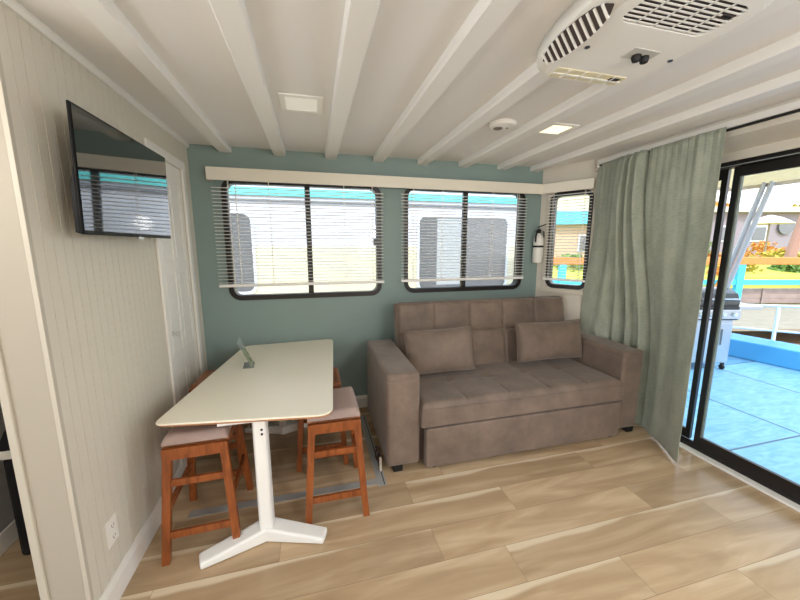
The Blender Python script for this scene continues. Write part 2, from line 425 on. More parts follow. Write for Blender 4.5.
# left wall beadboard (grooved profile), with a door opening y 2.43..2.965
def bead(y0, y1, z0, z1):
    prof = []; y = y0; step = .052
    while y < y1 - 1e-6:
        yn = min(y+step, y1)
        prof += [(XL, y), (XL, max(y, yn-.0042))]
        if yn < y1: prof += [(XL-.0035, yn-.0040), (XL-.0035, yn-.0004)]
        y = yn
    prof += [(XL, y1), (XL-.09, y1), (XL-.09, y0)]
    cl_ = []
    for p in prof:
        if not cl_ or (abs(p[0]-cl_[-1][0])+abs(p[1]-cl_[-1][1])) > 1e-5: cl_.append(p)
    return cl_
DY0, DY1, DZ = 2.455, 2.955, 2.165
m = MB()
m.prism(bead(1.45, DY0, 0, 0), 'z', -.1, 2.46)
m.prism(bead(DY1, 3.20, 0, 0), 'z', -.1, 2.46)
m.prism(bead(DY0, DY1, 0, 0), 'z', DZ, 2.46)
struct(m.build('wall_left', M_bead))
# near end of the partition and casing of the side opening
struct(MB().box(-1.060, XL, 1.435, 1.4495, -.1, 2.46).build('wall_near', mat('shaded partition paint',(170,163,149),.6)))  # colour set darker to stand in for the dim light on this face
struct(MB().box(-1.072, -1.022, 1.4505, 1.60, -.1, 2.46).build('wall_side', M_cream))
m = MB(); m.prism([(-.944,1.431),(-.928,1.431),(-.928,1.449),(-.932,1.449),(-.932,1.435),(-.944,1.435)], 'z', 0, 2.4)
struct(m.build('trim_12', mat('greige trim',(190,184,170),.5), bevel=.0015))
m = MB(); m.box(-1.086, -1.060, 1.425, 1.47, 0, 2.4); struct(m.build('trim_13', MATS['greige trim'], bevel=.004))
# neighbouring room seen through the opening
struct(MB().box(-1.80, -1.65, 1.0, 3.2, -.1, 2.46).build('wall_far', M_greywall))
struct(MB().box(-1.65, -1.638, 1.0, 3.1, 0, .11).build('baseboard_far', M_white, bevel=.003))
struct(MB().box(-1.65, -1.03, 3.1, 3.2, -.1, 2.46).build('wall_end', M_greywall))

struct(MB().holes([(-2.9,-.1),(2.98,-.1),(2.98,2.46),(-2.9,2.46)], [[(1.2,.9),(2.5,.9),(2.5,2.1),(1.2,2.1)]], lambda u,v,t:(u,YN-t,v), 0, .08).build('wall_front_added', M_cream))  # unseen rear wall added to cut light from behind, opening sized for fill
# baseboards
def bboard(a, b, n, h=.125):
    a = Vector(a); b = Vector(b); n = Vector(n); m = MB()
    prof = [(0,0),(.014,0),(.014,h-.03),(.008,h-.012),(.006,h),(0,h)]
    A = [m.bm.verts.new(a + n*p + Vector((0,0,q))) for p, q in prof]; B = [m.bm.verts.new(b + n*p + Vector((0,0,q))) for p, q in prof]
    m.face(A); m.face(B[::-1])
    for i in range(len(prof)): m.face([A[i], B[i], B[(i+1)%6], A[(i+1)%6]])
    return m
struct(bboard((XL,1.46,.0005), (XL,2.395,.0005), (1,0,0)).build('baseboard_left', M_white))
struct(bboard((XL+.015,YB,.0005), (2.35,YB,.0005), (0,-1,0)).build('baseboard_back', M_white))
struct(bboard(pl_c(.01,.0005,0), pl_c(.93,.0005,0), -cn).build('baseboard_corner', M_white))

# door in left wall : six panel white door with casing
d2 = bpy.data.objects.new('door_2', None); COL.objects.link(d2); d2.location = (XL, (DY0+DY1)/2, 0); struct(d2)
m = MB()
m.box(XL-.05, XL-.014, DY0+.004, DY1-.004, .008, DZ-.004)
yc = (DY0+DY1)/2; st = .055
cols = [(DY0+.05, yc-.022), (yc+.022, DY1-.05)]
rows_ = [(.16,.72),(.86,1.42),(1.50,2.04)]
m.box(XL-.014, XL-.004, DY0+.004, cols[0][0], .008, DZ-.004); m.box(XL-.014, XL-.004, cols[0][1], cols[1][0], .008, DZ-.004); m.box(XL-.014, XL-.004, cols[1][1], DY1-.004, .008, DZ-.004)
zs = [.008] + [z for r in rows_ for z in r] + [DZ-.004]
for c in cols:
    for k in range(0, len(zs), 2): m.box(XL-.014, XL-.004, c[0], c[1], zs[k], zs[k+1])
    for r in rows_: m.prism([(c[0]+.02,r[0]+.02),(c[1]-.02,r[0]+.02),(c[1]-.02,r[1]-.02),(c[0]+.02,r[1]-.02)], 'x', XL-.0145, XL-.007)
m.build('door_panel', M_white, d2, bevel=.003)
m = MB(); m.lathe([(.018,0),(.018,.005),(.007,.008),(.007,.018),(.015,.024),(.018,.032),(.015,.040),(.004,.044)], (XL-.004, 2.515, 1.014), (1,0,0)); m.build('knob', mat('pale metal knob',(205,203,198),.35), d2, smooth=True)
m = MB()
for a, b in ((DY0-.06, DY0),(DY1, DY1+.055)): m.box(XL+.0005, XL+.016, a, b, .0, DZ+.055)
m.box(XL+.0005, XL+.018, DY0-.066, DY1+.06, DZ, DZ+.06)
m.build('door_casing', M_white, d2, bevel=.004)

# ------------------------------------------------------------ windows
def window(n, w, place, r, mull, latch=None, fw=.038):
    o = bpy.data.objects.new('window_%d' % n, None); COL.objects.link(o); o.location = place((w[0]+w[1])/2, w[2], 0); struct(o)
    x0,x1,z0,z1 = w
    MB().holes(rrect(x0,x1,z0,z1,r+.03), [rrect(x0+fw,x1-fw,z0+fw,z1-fw,r)], place, -.014, -.0005).build('window_frame', M_black, o, bevel=.003)
    MB().holes(rrect(x0+.031,x1-.031,z0+.031,z1-.031,r), [rrect(x0+fw+.004,x1-fw-.004,z0+fw+.004,z1-fw-.004,r-.01)], place, .0, .07).build('window_liner', M_black, o)
    for q in mull:
        m = MB(); P = [place(q-.023,z0+fw,.01),place(q+.023,z0+fw,.01),place(q+.023,z0+fw,.045),place(q-.023,z0+fw,.045)]
        P += [place(q-.023,z1-fw,.01),place(q+.023,z1-fw,.01),place(q+.023,z1-fw,.045),place(q-.023,z1-fw,.045)]
        m.hexa(P).build('mullion', M_black, o)
    MB().holes(rrect(x0+.04,x1-.04,z0+.04,z1-.04,r-.01), [], place, .028, .032).build('glass_pane', M_glass, o)
    if latch:
        m = MB(); a, b = latch
        P = [place(a-.024,b-.035,-.02),place(a+.024,b-.035,-.02),place(a+.024,b-.035,.01),place(a-.024,b-.035,.01),place(a-.024,b+.035,-.02),place(a+.024,b+.035,-.02),place(a+.024,b+.035,.01),place(a-.024,b+.035,.01)]
        m.hexa(P).build('latch', M_black, o, bevel=.004)
    return o
window(1, W1, pl_back, .07, [-.022], (.585,1.637)); window(2, W2, pl_back, .07, [1.495], (2.10,1.66))
w3 = window(3, W3, pl_c, .05, [], fw=.038)
m = MB()
m.holes([(.055,1.12),(.548,1.12),(.548,2.20),(.055,2.20)], [[(.10,1.16),(.50,1.16),(.50,2.143),(.10,2.143)]], pl_c, -.012, -.0003); m.build('casing', M_sill, w3)
def slab(place, u0,u1,v0,v1,t0,t1, m=None):
    m = m or MB()
    P = [place(u0,v0,t1),place(u1,v0,t1),place(u1,v0,t0),place(u0,v0,t0),place(u0,v1,t1),place(u1,v1,t1),place(u1,v1,t0),place(u0,v1,t0)]
    return m.hexa(P)
slab(pl_c, .04,.56,1.115,1.14,-.028,-.0125).build('window_sill', M_sill, w3, bevel=.004)

# blinds
def blind(label, place, u0, u1, ztop, zbot, cords, tilt=.10):
    c = place((u0+u1)/2, ztop, -.07)
    o = thing('window_blind', label, 'blind', c, 'white slatted window blinds')
    slab(place, u0+.004, u1-.004, ztop+.03, ztop+.065, -.085, -.055).build('headrail', M_blind, o, bevel=.003)
    m = MB(); n = int((ztop-zbot-.02)/.0285)
    for k in range(n):
        z = zbot + .024 + k*(ztop-zbot-.03)/n
        # slightly curved slat
        pr = [(-.0825, z+.0125*tilt*1-.001), (-.070, z+.0022), (-.0575, z-.0125*tilt-.001)]
        for j in range(2):
            (ta,za),(tb,zb) = pr[j], pr[j+1]
            P = [place(u0,za-.0007,ta),place(u1,za-.0007,ta),place(u1,zb-.0007,tb),place(u0,zb-.0007,tb),
                 place(u0,za+.0007,ta),place(u1,za+.0007,ta),place(u1,zb+.0007,tb),place(u0,zb+.0007,tb)]
            m.hexa(P)
    m.build('slats', M_blind, o)
    slab(place, u0, u1, zbot-.012, zbot+.012, -.084, -.056).build('bottom_rail', M_blind, o, bevel=.004)
    for q in cords:
        for t in (-.0845, -.0555): slab(place, q-.0015, q+.0015, zbot, ztop+.03, t-.001, t+.001).build('ladder_cord', M_cord, o)
    return o
b1 = blind('wide white slatted blind hanging over the left back window above the table', pl_back, -.765, .645, 2.10, 1.268, (-.64,-.33,.29,.54))
b2 = blind('white slatted blind over the middle back window above the sofa', pl_back, .812, 2.135, 2.105, 1.272, (.93,1.22,1.75,2.03))
b3 = blind('narrow white slatted blind on the angled corner window beside the curtain', pl_c, .098, .502, 2.135, 1.262, (.15,.44))
# wand
slab(pl_back, -.585,-.578,1.28,2.09,-.096,-.090).build('tilt_wand', M_cord, b1)

# valance
v = thing('window_valance', 'long cream painted board valance above the windows, bending round the corner', 'valance', (.8,3.05,2.12))
MB().box(-.785, 2.31, 3.045, 3.063, 2.118, 2.216).build('front_board', M_valance, v, bevel=.003)
MB().box(-.785, -.767, 3.063, 3.1525, 2.118, 2.216).build('end_board', M_valance, v, bevel=.003)
slab(pl_c, .02, .515, 2.118+.005, 2.216, -.115, -.098).build('corner_board', M_valance, v, bevel=.003)
MB().box(-.767, 2.30, 3.063, 3.1525, 2.206, 2.216).build('top_board', M_valance, v)

# ------------------------------------------------------------ sliding glass door
d1 = bpy.data.objects.new('door_1', None); COL.objects.link(d1); d1.location = (2.9, .9, 0); struct(d1)
m = MB()
m.box(2.862,2.945,-.6,2.25,2.145,2.184); m.box(2.862,2.945,2.21,2.25,.03,2.145); m.box(2.862,2.945,-.6,-.56,.03,2.145); m.build('door_frame', M_black, d1, bevel=.003)
MB().box(2.857,2.861,-.6,2.25,2.150,2.156).build('head_bead', mat('grey aluminium',(150,155,155),.4), d1)
m = MB(); m.box(2.864,2.945,-.6,2.25,.0,.035); m.box(2.870,2.874,-.6,2.25,.035,.05); m.box(2.90,2.904,-.6,2.25,.035,.05); m.build('door_track', M_black, d1)
def sash(x, y0, y1, name):
    m = MB(); m.box(x-.014,x+.014,y0,y0+.036,.052,2.143); m.box(x-.014,x+.014,y1-.036,y1,.052,2.143)
    m.box(x-.014,x+.014,y0+.036,y1-.036,2.075,2.143); m.box(x-.014,x+.014,y0+.036,y1-.036,.052,.125)
    o = m.build(name, M_black, d1, bevel=.002)
    MB().box(x-.003,x+.003,y0+.035,y1-.035,.12,2.08).build('glass_pane', M_glass, o)
    return o
s1 = sash(2.886, .34, 1.788, 'sliding_sash'); s2 = sash(2.922, 1.842, 2.208, 'fixed_sash'); s3 = sash(2.922, -.555, .40, 'fixed_sash')
MB().box(2.874,2.896,1.738,1.747,.126,2.074).build('sash_seal', mat('grey green seal',(120,128,118),.5), s1)

# ------------------------------------------------------------ curtain
top = [(2.575,2.655),(2.55,2.45),(2.545,2.2),(2.54,1.95),(2.535,1.645)]
bot = [(2.66,2.66),(2.76,2.46),(2.80,2.28),(2.775,2.09),(2.578,1.67)]
def poly(P, t):
    L = [0]
    for a, b in zip(P, P[1:]): L.append(L[-1]+math.hypot(b[0]-a[0], b[1]-a[1]))
    s = t*L[-1]
    for i in range(len(P)-1):
        if s <= L[i+1] or i == len(P)-2:
            k = (s-L[i])/(L[i+1]-L[i]); return P[i][0]+(P[i+1][0]-P[i][0])*k, P[i][1]+(P[i+1][1]-P[i][1])*k
def smoothst(a, b, x): x = min(1, max(0, (x-a)/(b-a))); return x*x*(3-2*x)
def gs(x, c, w): return math.exp(-((x-c)/w)**2)
def cpt(u, v):     # v 0 top .. 1 bottom
    a = poly(top, u); b = poly(bot, u)
    wb = smoothst(.1,.75,v)*(1-smoothst(.6,.9,u)) + v*smoothst(.6,.9,u)
    x = a[0]+(b[0]-a[0])*wb; y = a[1]+(b[1]-a[1])*wb
    z = 2.333 + (.016-2.333)*v
    # gathered pleats: start together near the top, fan out to the left below
    fan = 1+.5*v
    off = 0
    for c, w_, am, sl in ((.40,.018,.070,-.10),(.335,.020,.062,-.16),(.455,.015,.075,.0),(.27,.028,.035,-.22)):
        off += am*gs(u, c+sl*v, w_*fan)*smoothst(0,.05,v+.02)*(1-.25*v)
    off -= .052*gs(u,.487+.02*v,.012)*(1-.2*v)          # deep shadowed valley
    off -= .042*gs(u,.37-.13*v,.014)
    off += .012*sin(2*pi*(u*2.1+.25*v))*smoothst(.05,.6,v)*smoothst(.5,.62,u)
    off += .018*gs(u,.70-.05*v,.05)*smoothst(0,.3,v) + .010*gs(u,.86,.03)*(1-v)
    off += .0025*sin(2*pi*u*19+1.5*sin(4*v))*math.exp(-v*6) + .0015*sin(2*pi*u*47)*math.exp(-v*18)
    off += .004*sin(u*31+v*9)*sin(v*14+u*7)
    e_ = .8*gs(u,0,.16)*smoothst(.22,.62,v)*(1-smoothst(.665,.72,v))
    return (x-off-.012-.065*e_, y+.105*e_, z)
m = MB(); NU, NV = 200, 60
G = [[m.bm.verts.new(cpt(i/NU, j/NV)) for j in range(NV+1)] for i in range(NU+1)]
for i in range(NU):
    for j in range(NV): m.face([G[i][j],G[i][j+1],G[i+1][j+1],G[i+1][j]])
cu = m.build('curtain', M_curtain, None, smooth=True, ang=180)
sd = cu.modifiers.new('s','SOLIDIFY'); sd.thickness = .003
tag(cu, 'long sage green fabric curtain hanging beside the sliding glass door', 'curtain')
rod = thing('curtain_rod', 'thin black curtain rod running above the sliding glass door', 'curtain rod', (2.545,1.0,2.33))
MB().tube([(2.562,YN+.4,2.320),(2.562,2.64,2.320)], .0085).build('pole', M_rub, rod, smooth=True)
m = MB()
for y in (2.60, .9): MB().box(2.555,2.5995,y-.01,y+.01,2.300,2.308).build('bracket', M_white, rod)
MB().lathe([(.008,0),(.014,.004),(.014,.02),(.004,.026)], (2.560,2.64,2.318), (0,1,0)).build('finial', M_white, rod, smooth=True)

# ------------------------------------------------------------ sofa
SF = thing('sofa_bed', 'taupe suede two-seat sofa bed with tufted back standing under the middle window', 'sofa', (1.55,2.5,0))
def rbox(x0,x1,y0,y1,z0,z1,name,m_,par,bev=.018,seg=4): return MB().box(x0,x1,y0,y1,z0,z1).build(name, m_, par, bevel=bev, seg=seg, smooth=True)
# arms : body and cap pad
def arm(x0, x1, y0, pts):
    a = MB().prism(pts, 'z', .055, .70).build('arm', M_sofa, SF, bevel=.022, seg=3, smooth=True)
    cap = MB().prism(pts, 'z', .672, .742); 
    cp = cap.build('arm_pad', M_sofa, a, bevel=.026, seg=4, smooth=True)
    return a
arm(.450,.690,2.09, [(.450,2.092),(.690,2.092),(.690,2.98),(.450,2.98)])
arm(2.450,2.655,2.09, [(2.450,2.092),(2.655,2.092),(2.655,2.575),(2.450,2.90)])
# base frame
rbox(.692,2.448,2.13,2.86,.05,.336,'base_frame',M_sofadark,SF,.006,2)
rbox(.728,2.440,2.066,2.128,.022,.322,'pull_out_front',M_sofa,SF,.010,3)
cols5 = [k/5 for k in range(1,5)]
def groove(t, lines, w): 
    return max([math.exp(-((t-l)/w)**2) for l in lines] + [0])
def edge(t, w, p=2.2):  # 0 at edges → 1 inside
    e = min(t, 1-t)/w
    return 1 if e >= 1 else (1-(1-e)**p)**(1/p)
# seat cushion
sx0, sx1, sy0, sy1, sz0, sz1 = .694, 2.446, 2.066, 2.80, .338, .505
def seat_top(u, v):
    uu = u; x = sx0+(sx1-sx0)*u; y = sy0+(sy1-sy0)*v
    h = .6 + .4*min(edge(u,.025), edge(v,.06) if v < .5 else 1)
    g = .007*groove(u, cols5, .004)*(.35+.65*abs(2*v-1))
    tu = max([math.exp(-(((u-l)*1.75)**2+((v-.5)*.75)**2)/.0016) for l in cols5])
    puff = .009*abs(sin(pi*u*5))**.6*abs(sin(pi*v*2))**.4
    return (x, y + (-.006 if False else 0), sz0+(sz1-sz0)*h - g - .015*tu + puff + .012*sin(pi*u))
m = MB().height(150, 60, seat_top, lambda u,v:(sx0+(sx1-sx0)*u, sy0+(sy1-sy0)*v, sz0))
m.build('seat_cushion', M_sofa, SF, smooth=True, ang=60)
# welt line along seat front
MB().tube([(sx0+.01,2.065,.468),(sx1-.01,2.065,.468)], .003, 8).build('piping', M_sofa, SF, smooth=True)
# backrest, leaning
bx0, bx1 = .700, 2.436
def back_pt(u, v, t):   # v 0 bottom..1 top ; t thickness toward the front
    x = bx0+(bx1-bx0)*u; y0 = 2.735 + .15*v; z0 = .40 + .69*v
    return (x, y0 - t*cos(.21), z0 + t*sin(.21)*.9)
def back_front(u, v):
    e = min(edge(u,.022), edge(v,.05) if v > .5 else 1)
    g = .010*groove(u, cols5, .0045) + .010*groove(v, [.60], .010)
    tu = max([math.exp(-(((u-l)*1.74)**2+((v-q)*.7)**2)/.0014) for l in cols5 for q in (.60,)])
    puff = .014*abs(sin(pi*u*5))**.6
    return back_pt(u, v, .02+.05*e - g - .02*tu + puff*e)
m = MB().height(150, 60, back_front, lambda u,v: back_pt(u, v, -.07*min(1,edge(v,.04)+.2)))
m.build('backrest', M_sofa, SF, smooth=True, ang=60)
P = [back_pt(0,v/10,.045) for v in range(3,10)] + [back_pt(.004,.985,.04), back_pt(.02,1.0,.035)] + [back_pt(k/20,1.002,.036) for k in range(1,20)] + [back_pt(.98,1.0,.035), back_pt(.996,.985,.04)] + [back_pt(1,v/10,.045) for v in range(9,2,-1)]
MB().tube(P, .005, 8).build('piping', M_sofa, SF, smooth=True)
for a, b in ((.50,2.13),(2.58,2.13),(.50,2.90),(2.46,2.78)):
    MB().box(a-.0,a+.07,b-.02,b+.04,.0005,.0555).build('foot', M_rub, SF, bevel=.006)
for a in (.80, 2.38):
    MB().lathe([(.018,-.012),(.021,-.01),(.021,.01),(.018,.012)], (a,2.10,.0215), (1,0,0)).build('caster_wheel', M_rub, SF, smooth=True)

def pillow(name, label, c, w, h, t, rx, rz, ry=0):
    m = MB(); N = 28
    def sh(u, v, s):
        a = abs(2*u-1); b = abs(2*v-1)
        th = t/2*max(0,(1-a**3.2))**.5*max(0,(1-b**3.0))**.5
        px = (u-.5)*w*(1-.035*(1-b*b)*a**4 ); pz = (v-.5)*h*(1-.06*(1-a*a)*b**4)
        wr = .003*sin(u*17+v*5)*sin(v*13)
        return (px, s*(th+wr*th*8), pz)
    m.height(N, N, lambda u,v: sh(u,v,-1), lambda u,v: sh(u,v,1))
    o = m.build(name, M_sofa, None, smooth=True, ang=180)
    o.location = c; o.rotation_euler = (rx, ry, rz)
    P = [sh(u/20,0,0) for u in range(20)] + [sh(1,v/12,0) for v in range(12)] + [sh(1-u/20,1,0) for u in range(20)] + [sh(0,1-v/12,0) for v in range(12)] + [sh(0,0,0)]
    mm = MB().tube([Vector(p) for p in P], .005, 6, cap=False); 
    q = mm.build('piping', M_sofa, None, smooth=True); q.parent = o
    return tag(o, label, 'pillow', 'throw pillows on the sofa')
pillow('throw_pillow', 'taupe rectangular throw pillow leaning at the left end of the sofa by the table', (1.015,2.565,.725), .60,.38,.16, -.24, -.06, -.03)
pillow('throw_pillow', 'taupe rectangular throw pillow leaning at the right end of the sofa by the curtain', (2.10,2.565,.735), .72,.36,.17, -.22, .03, .02)

# power plug and cord lying by the left side of the sofa
pc = thing('power_cord', 'small dark plug and cord bundle hanging at the left side of the sofa', 'cord', (.435,2.22,0))
m = MB(); pts = []
for k in range(41):
    t = k/40*2*pi*2; pts.append((.412+.012*sin(t*1.5), 2.225+.040*cos(t)+.0008*k, .080+.055*sin(t)))
m.tube(pts, .0045, 7).build('cable', mat('brown cable',(70,48,42),.5), pc, smooth=True)
MB().box(.405,.421,2.14,2.158,.0006,.11).xf(Matrix.Identity(4)).build('plug', mat('pale plug',(190,180,170),.4), pc, bevel=.004)
MB().box(.402,.424,2.195,2.245,.045,.085).build('adapter', M_rub, pc, bevel=.004)

# floor hatch strips
m = MB(); m.box(.368,.428,2.0,2.97,.0006,.005); m.box(-.78,.368,2.02,2.075,.0006,.005)
h = m.build('floor_trim', M_greyl, None); h['label'] = 'thin grey metal strip edging a hatch in the floor under the table'; h['category'] = 'floor strip'
m = MB(); m.box(.410,.416,2.003,2.968,.005,.0062); m.build('groove', M_dark, h)

# ------------------------------------------------------------ table
TB = thing('dining_table', 'white rectangular pedestal table with rounded corners against the back wall', 'table', (-.3,2.35,0))
def roundpoly(P, r, n=6):
    out = []; N = len(P)
    for i in range(N):
        p = Vector(P[i]); a = (Vector(P[i-1])-p).normalized(); b = (Vector(P[(i+1)%N])-p).normalized()
        rr = r[i]; s = p+a*rr; e = p+b*rr
        for k in range(n+1):
            t = k/n; out.append(tuple(s*(1-t)**2 + p*2*t*(1-t) + e*t*t))
    return out
TP = [(-.790,1.766),(.070,1.652),(.158,3.112),(-.602,3.068)]
pp = roundpoly(TP, [.05,.09,.07,.08])
MB().prism(pp, 'z', .731, .742).build('tabletop', M_table, TB, bevel=.003, seg=2)
MB().prism(roundpoly([(-.776,1.771),(.068,1.655),(.156,3.11),(-.600,3.066)], [.05,.09,.07,.08]), 'z', .722, .7308).build('tabletop_edge', M_edge, TB)
for y, s in ((1.775,1),(2.86,-1)):
    lean = -.0
    prof = [(-.030,-.040),(.030,-.040),(.042,0),(.030,.040),(-.030,.040),(-.042,0)]
    m = MB(); k0, k1 = 1.0, .92
    A = [m.bm.verts.new((-.303+p[0]*1.0, y+p[1], .05)) for p in prof]; B = [m.bm.verts.new((-.303+p[0]*.95, y+p[1]*.9, .7155)) for p in prof]
    m.face(A[::-1]); m.face(B)
    for i in range(6): m.face([A[i],A[(i+1)%6],B[(i+1)%6],B[i]])
    m.build('column', M_steelw, TB, bevel=.010, seg=3, smooth=True)
    # splayed foot: two tapering arms
    for q in (-1, 1):
        tip = Vector((-.303+q*.312, y - s*.105, 0)); c = Vector((-.303, y, 0))
        d = (tip-c).normalized(); nrm = Vector((-d.y, d.x, 0)); m = MB()
        ws, he = (.050,.042), (.085,.036)
        P = [c-nrm*ws[0]-d*.02, tip-nrm*ws[1], tip+nrm*ws[1], c+nrm*ws[0]-d*.02]
        P = [Vector((p.x,p.y,.004)) for p in P]
        Q = [P[0]+Vector((0,0,he[0])), P[1]+Vector((0,0,he[1])), P[2]+Vector((0,0,he[1])), P[3]+Vector((0,0,he[0]))]
        m.hexa(P+Q).build('foot', M_steelw, TB, bevel=.012, seg=3, smooth=True)
    MB().box(-.50,-.10,y-.03,y+.03,.700,.7158).build('top_bracket', M_steelw, TB, bevel=.003)
    m = MB()
    for z in (.66,.635): m.lathe([(.006,0),(.006,.004)], (-.303+.012, y-.0385*1, z), (0,-1,0), 10)
    if s == 1: m.build('bolt', M_bolt, TB)

# acrylic photo stand on the table
ph = thing('photo_stand', 'small clear acrylic stand holding a green leafy photo on the white table', 'photo stand', (-.5,2.55,.742))
A = Vector((-.448,2.469,.7445)); B = Vector((-.462,2.60,.7445)); upv = Vector((-.085,.0,.195)); n_ = (B-A).cross(upv).normalized()*.002
def quad(a,b,c,d,n):
    m = MB(); m.hexa([a-n,b-n,b+n,a+n,d-n,c-n,c+n,d+n]); return m
quad(A,B,B+upv,A+upv,n_).build('acrylic_panel', mat('clear acrylic',(225,232,232),.08,trans=.75), ph)
m = MB(); m.hexa([A+Vector((-.06,0,-.002)),A+Vector((.012,0,-.002)),B+Vector((.012,0,-.002)),B+Vector((-.06,0,-.002))]+[q+Vector((0,0,.001)) for q in (A+Vector((-.06,0,0)),A+Vector((.012,0,0)),B+Vector((.012,0,0)),B+Vector((-.06,0,0)))]); m.build('base', MATS['clear acrylic'], ph)
def pic_mat():
    m = bpy.data.materials.new('leafy photo'); m.use_nodes = True; nt = m.node_tree; b = nt.nodes['Principled BSDF']; b.inputs['Roughness'].default_value = .3
    tc = nt.nodes.new('ShaderNodeTexCoord'); n = nt.nodes.new('ShaderNodeTexNoise'); n.inputs['Scale'].default_value = 35
    cr = nt.nodes.new('ShaderNodeValToRGB'); cr.color_ramp.elements[0].position=.4; cr.color_ramp.elements[0].color=(*s2l((70,92,55)),1); cr.color_ramp.elements[1].position=.62; cr.color_ramp.elements[1].color=(*s2l((175,185,150)),1)
    nt.links.new(tc.outputs['Object'], n.inputs['Vector']); nt.links.new(n.outputs['Fac'], cr.inputs[0]); nt.links.new(cr.outputs[0], b.inputs['Base Color']); return m
sg = 1 if n_.x > 0 else -1
a = A+(B-A)*.04+upv*.04+n_*1.6*sg; b = A+(B-A)*.96+upv*.04+n_*1.6*sg
quad(a,b,b+upv*.62,a+upv*.62,n_*.4).build('photo', pic_mat(), ph)

# ------------------------------------------------------------ stools
def make_stool(loc, label, cushion=True):
    S = thing('saddle_stool', label, 'stool', (0,0,0), 'orange-brown wooden stools round the table')
    tw, td, bw, bd, H = .128, .170, .168, .228, .585
    def at(sx, sy, z):
        k = 1 - z/H; return Vector((sx*(tw+(bw-tw)*k), sy*(td+(bd-td)*k), z))
    for sx in (-1,1):
        for sy in (-1,1):
            m = MB(); a = at(sx,sy,.0); b = at(sx,sy,H)
            w = .0185
            P = [a+Vector((i*w,j*w*.95,0)) for i,j in ((-1,-1),(1,-1),(1,1),(-1,1))] + [b+Vector((i*w*1.1,j*w,0)) for i,j in ((-1,-1),(1,-1),(1,1),(-1,1))]
            m.hexa(P).build('leg', M_stool, S, bevel=.004)
    # end rungs (front/back): low and middle
    for sy in (-1,1):
        MB().beam(at(-1,sy,.145)+Vector((.012,0,0)), at(1,sy,.145)-Vector((.012,0,0)), .020, .038).build('rung', M_stool, S, bevel=.003)
        MB().beam(at(-1,sy,.415)+Vector((.012,0,0)), at(1,sy,.415)-Vector((.012,0,0)), .020, .036).build('rung', M_stool, S, bevel=.003)
        MB().box(-tw-.022,tw+.022,sy*td+sy*.012-.012,sy*td+sy*.012+.012,.540,.600).build('apron', M_stool, S, bevel=.003)
    for sx in (-1,1):
        MB().beam(at(sx,-1,.27)+Vector((0,.012,0)), at(sx,1,.27)-Vector((0,.012,0)), .020, .034).build('rung', M_stool, S, bevel=.003)
        MB().box(sx*tw-.011,sx*tw+.011,-td+.01,td-.01,.525,.588).build('apron', M_stool, S, bevel=.003)
    # saddle seat : dips along its length
    W, D = .152, .156
    def st(u, v):
        x = (u*2-1)*W; y = (v*2-1)*D; return (x, y, .604 + .006*(2*u-1)**2 - .010*max(0,abs(2*v-1)-.9)/.1 - .006*max(0,abs(2*u-1)-.93)/.07)
    def sb(u, v): return ((u*2-1)*W, (v*2-1)*D, .588)
    MB().height(20, 20, st, sb).build('seat', M_stoolseat, S, smooth=True, ang=50, bevel=.003)
    if cushion:
        Wc, Dc = .150, .176
        def ct(u, v):
            e = min(edge(u,.16), edge(v,.12)); return ((u*2-1)*Wc, (v*2-1)*Dc, .622 + .036*e + .006*(2*u-1)**2 )
        MB().height(24, 24, ct, lambda u,v: ((u*2-1)*Wc, (v*2-1)*Dc, .6125+.0*u)).build('seat_pad', M_fabric_mauve, S, smooth=True, ang=60)
    S.location = loc
    return S
s0 = make_stool((.085,2.015,0), 'stool with mauve pad at the near right corner of the table')
dup(s0, (-.622,1.96,0), 'stool with mauve pad at the near left corner of the table, by the beadboard wall', rz=.03)
s2_ = dup(s0, (.015,2.53,0), 'bare wooden stool pushed under the far right side of the table, by the teal wall', skip=('seat_pad',))
dup(s0, (-.730,2.72,0), 'bare wooden stool at the far left of the table before the white door', skip=('seat_pad',), rz=-.02)

# ------------------------------------------------------------ television
TV = thing('television', 'black flat screen television mounted high on the left beadboard wall', 'television', (-.83,1.925,1.875))
w2_, h2_ = .405, .232
c = Vector((-.83,1.925,1.875))
MB().box(-.822,-.812,c.y-w2_,c.y+w2_,c.z-h2_,c.z+h2_).build('housing', M_tvb, TV, bevel=.004)
MB().prism([(-.8221,c.z-h2_+.002),(-.8221,c.z+.02),(-.826,c.z+.0),(-.838,c.z-.06),(-.838,c.z-h2_+.006)],'y',c.y-w2_+.003,c.y+w2_-.003).build('back_cover', M_tvb, TV, bevel=.003)
MB().box(-.866,-.8385,c.y-.26,c.y+.26,c.z-.20,c.z+.10).build('rear_housing', M_tvb, TV, bevel=.008)
MB().box(-.8119,-.8105,c.y-w2_+.008,c.y+w2_-.008,c.z-h2_+.016,c.z+h2_-.008).build('screen', M_tvs, TV)
m = MB(); m.box(-.931,-.918,c.y-.12,c.y+.12,c.z-.12,c.z+.12); m.box(-.918,-.866,c.y-.16,c.y-.13,c.z-.17,c.z+.12); m.box(-.918,-.866,c.y+.13,c.y+.16,c.z-.17,c.z+.12)
m.box(-.918,-.866,c.y-.13,c.y+.13,c.z-.02,c.z+.02)
m.build('wall_mount', M_rub, TV, bevel=.003)
MB().box(-.83,-.811,c.y+.01,c.y+.06,c.z-h2_-.009,c.z-h2_+.001).build('sensor_bar', M_chrome, TV)
TV.rotation_euler = (0,.03,0)

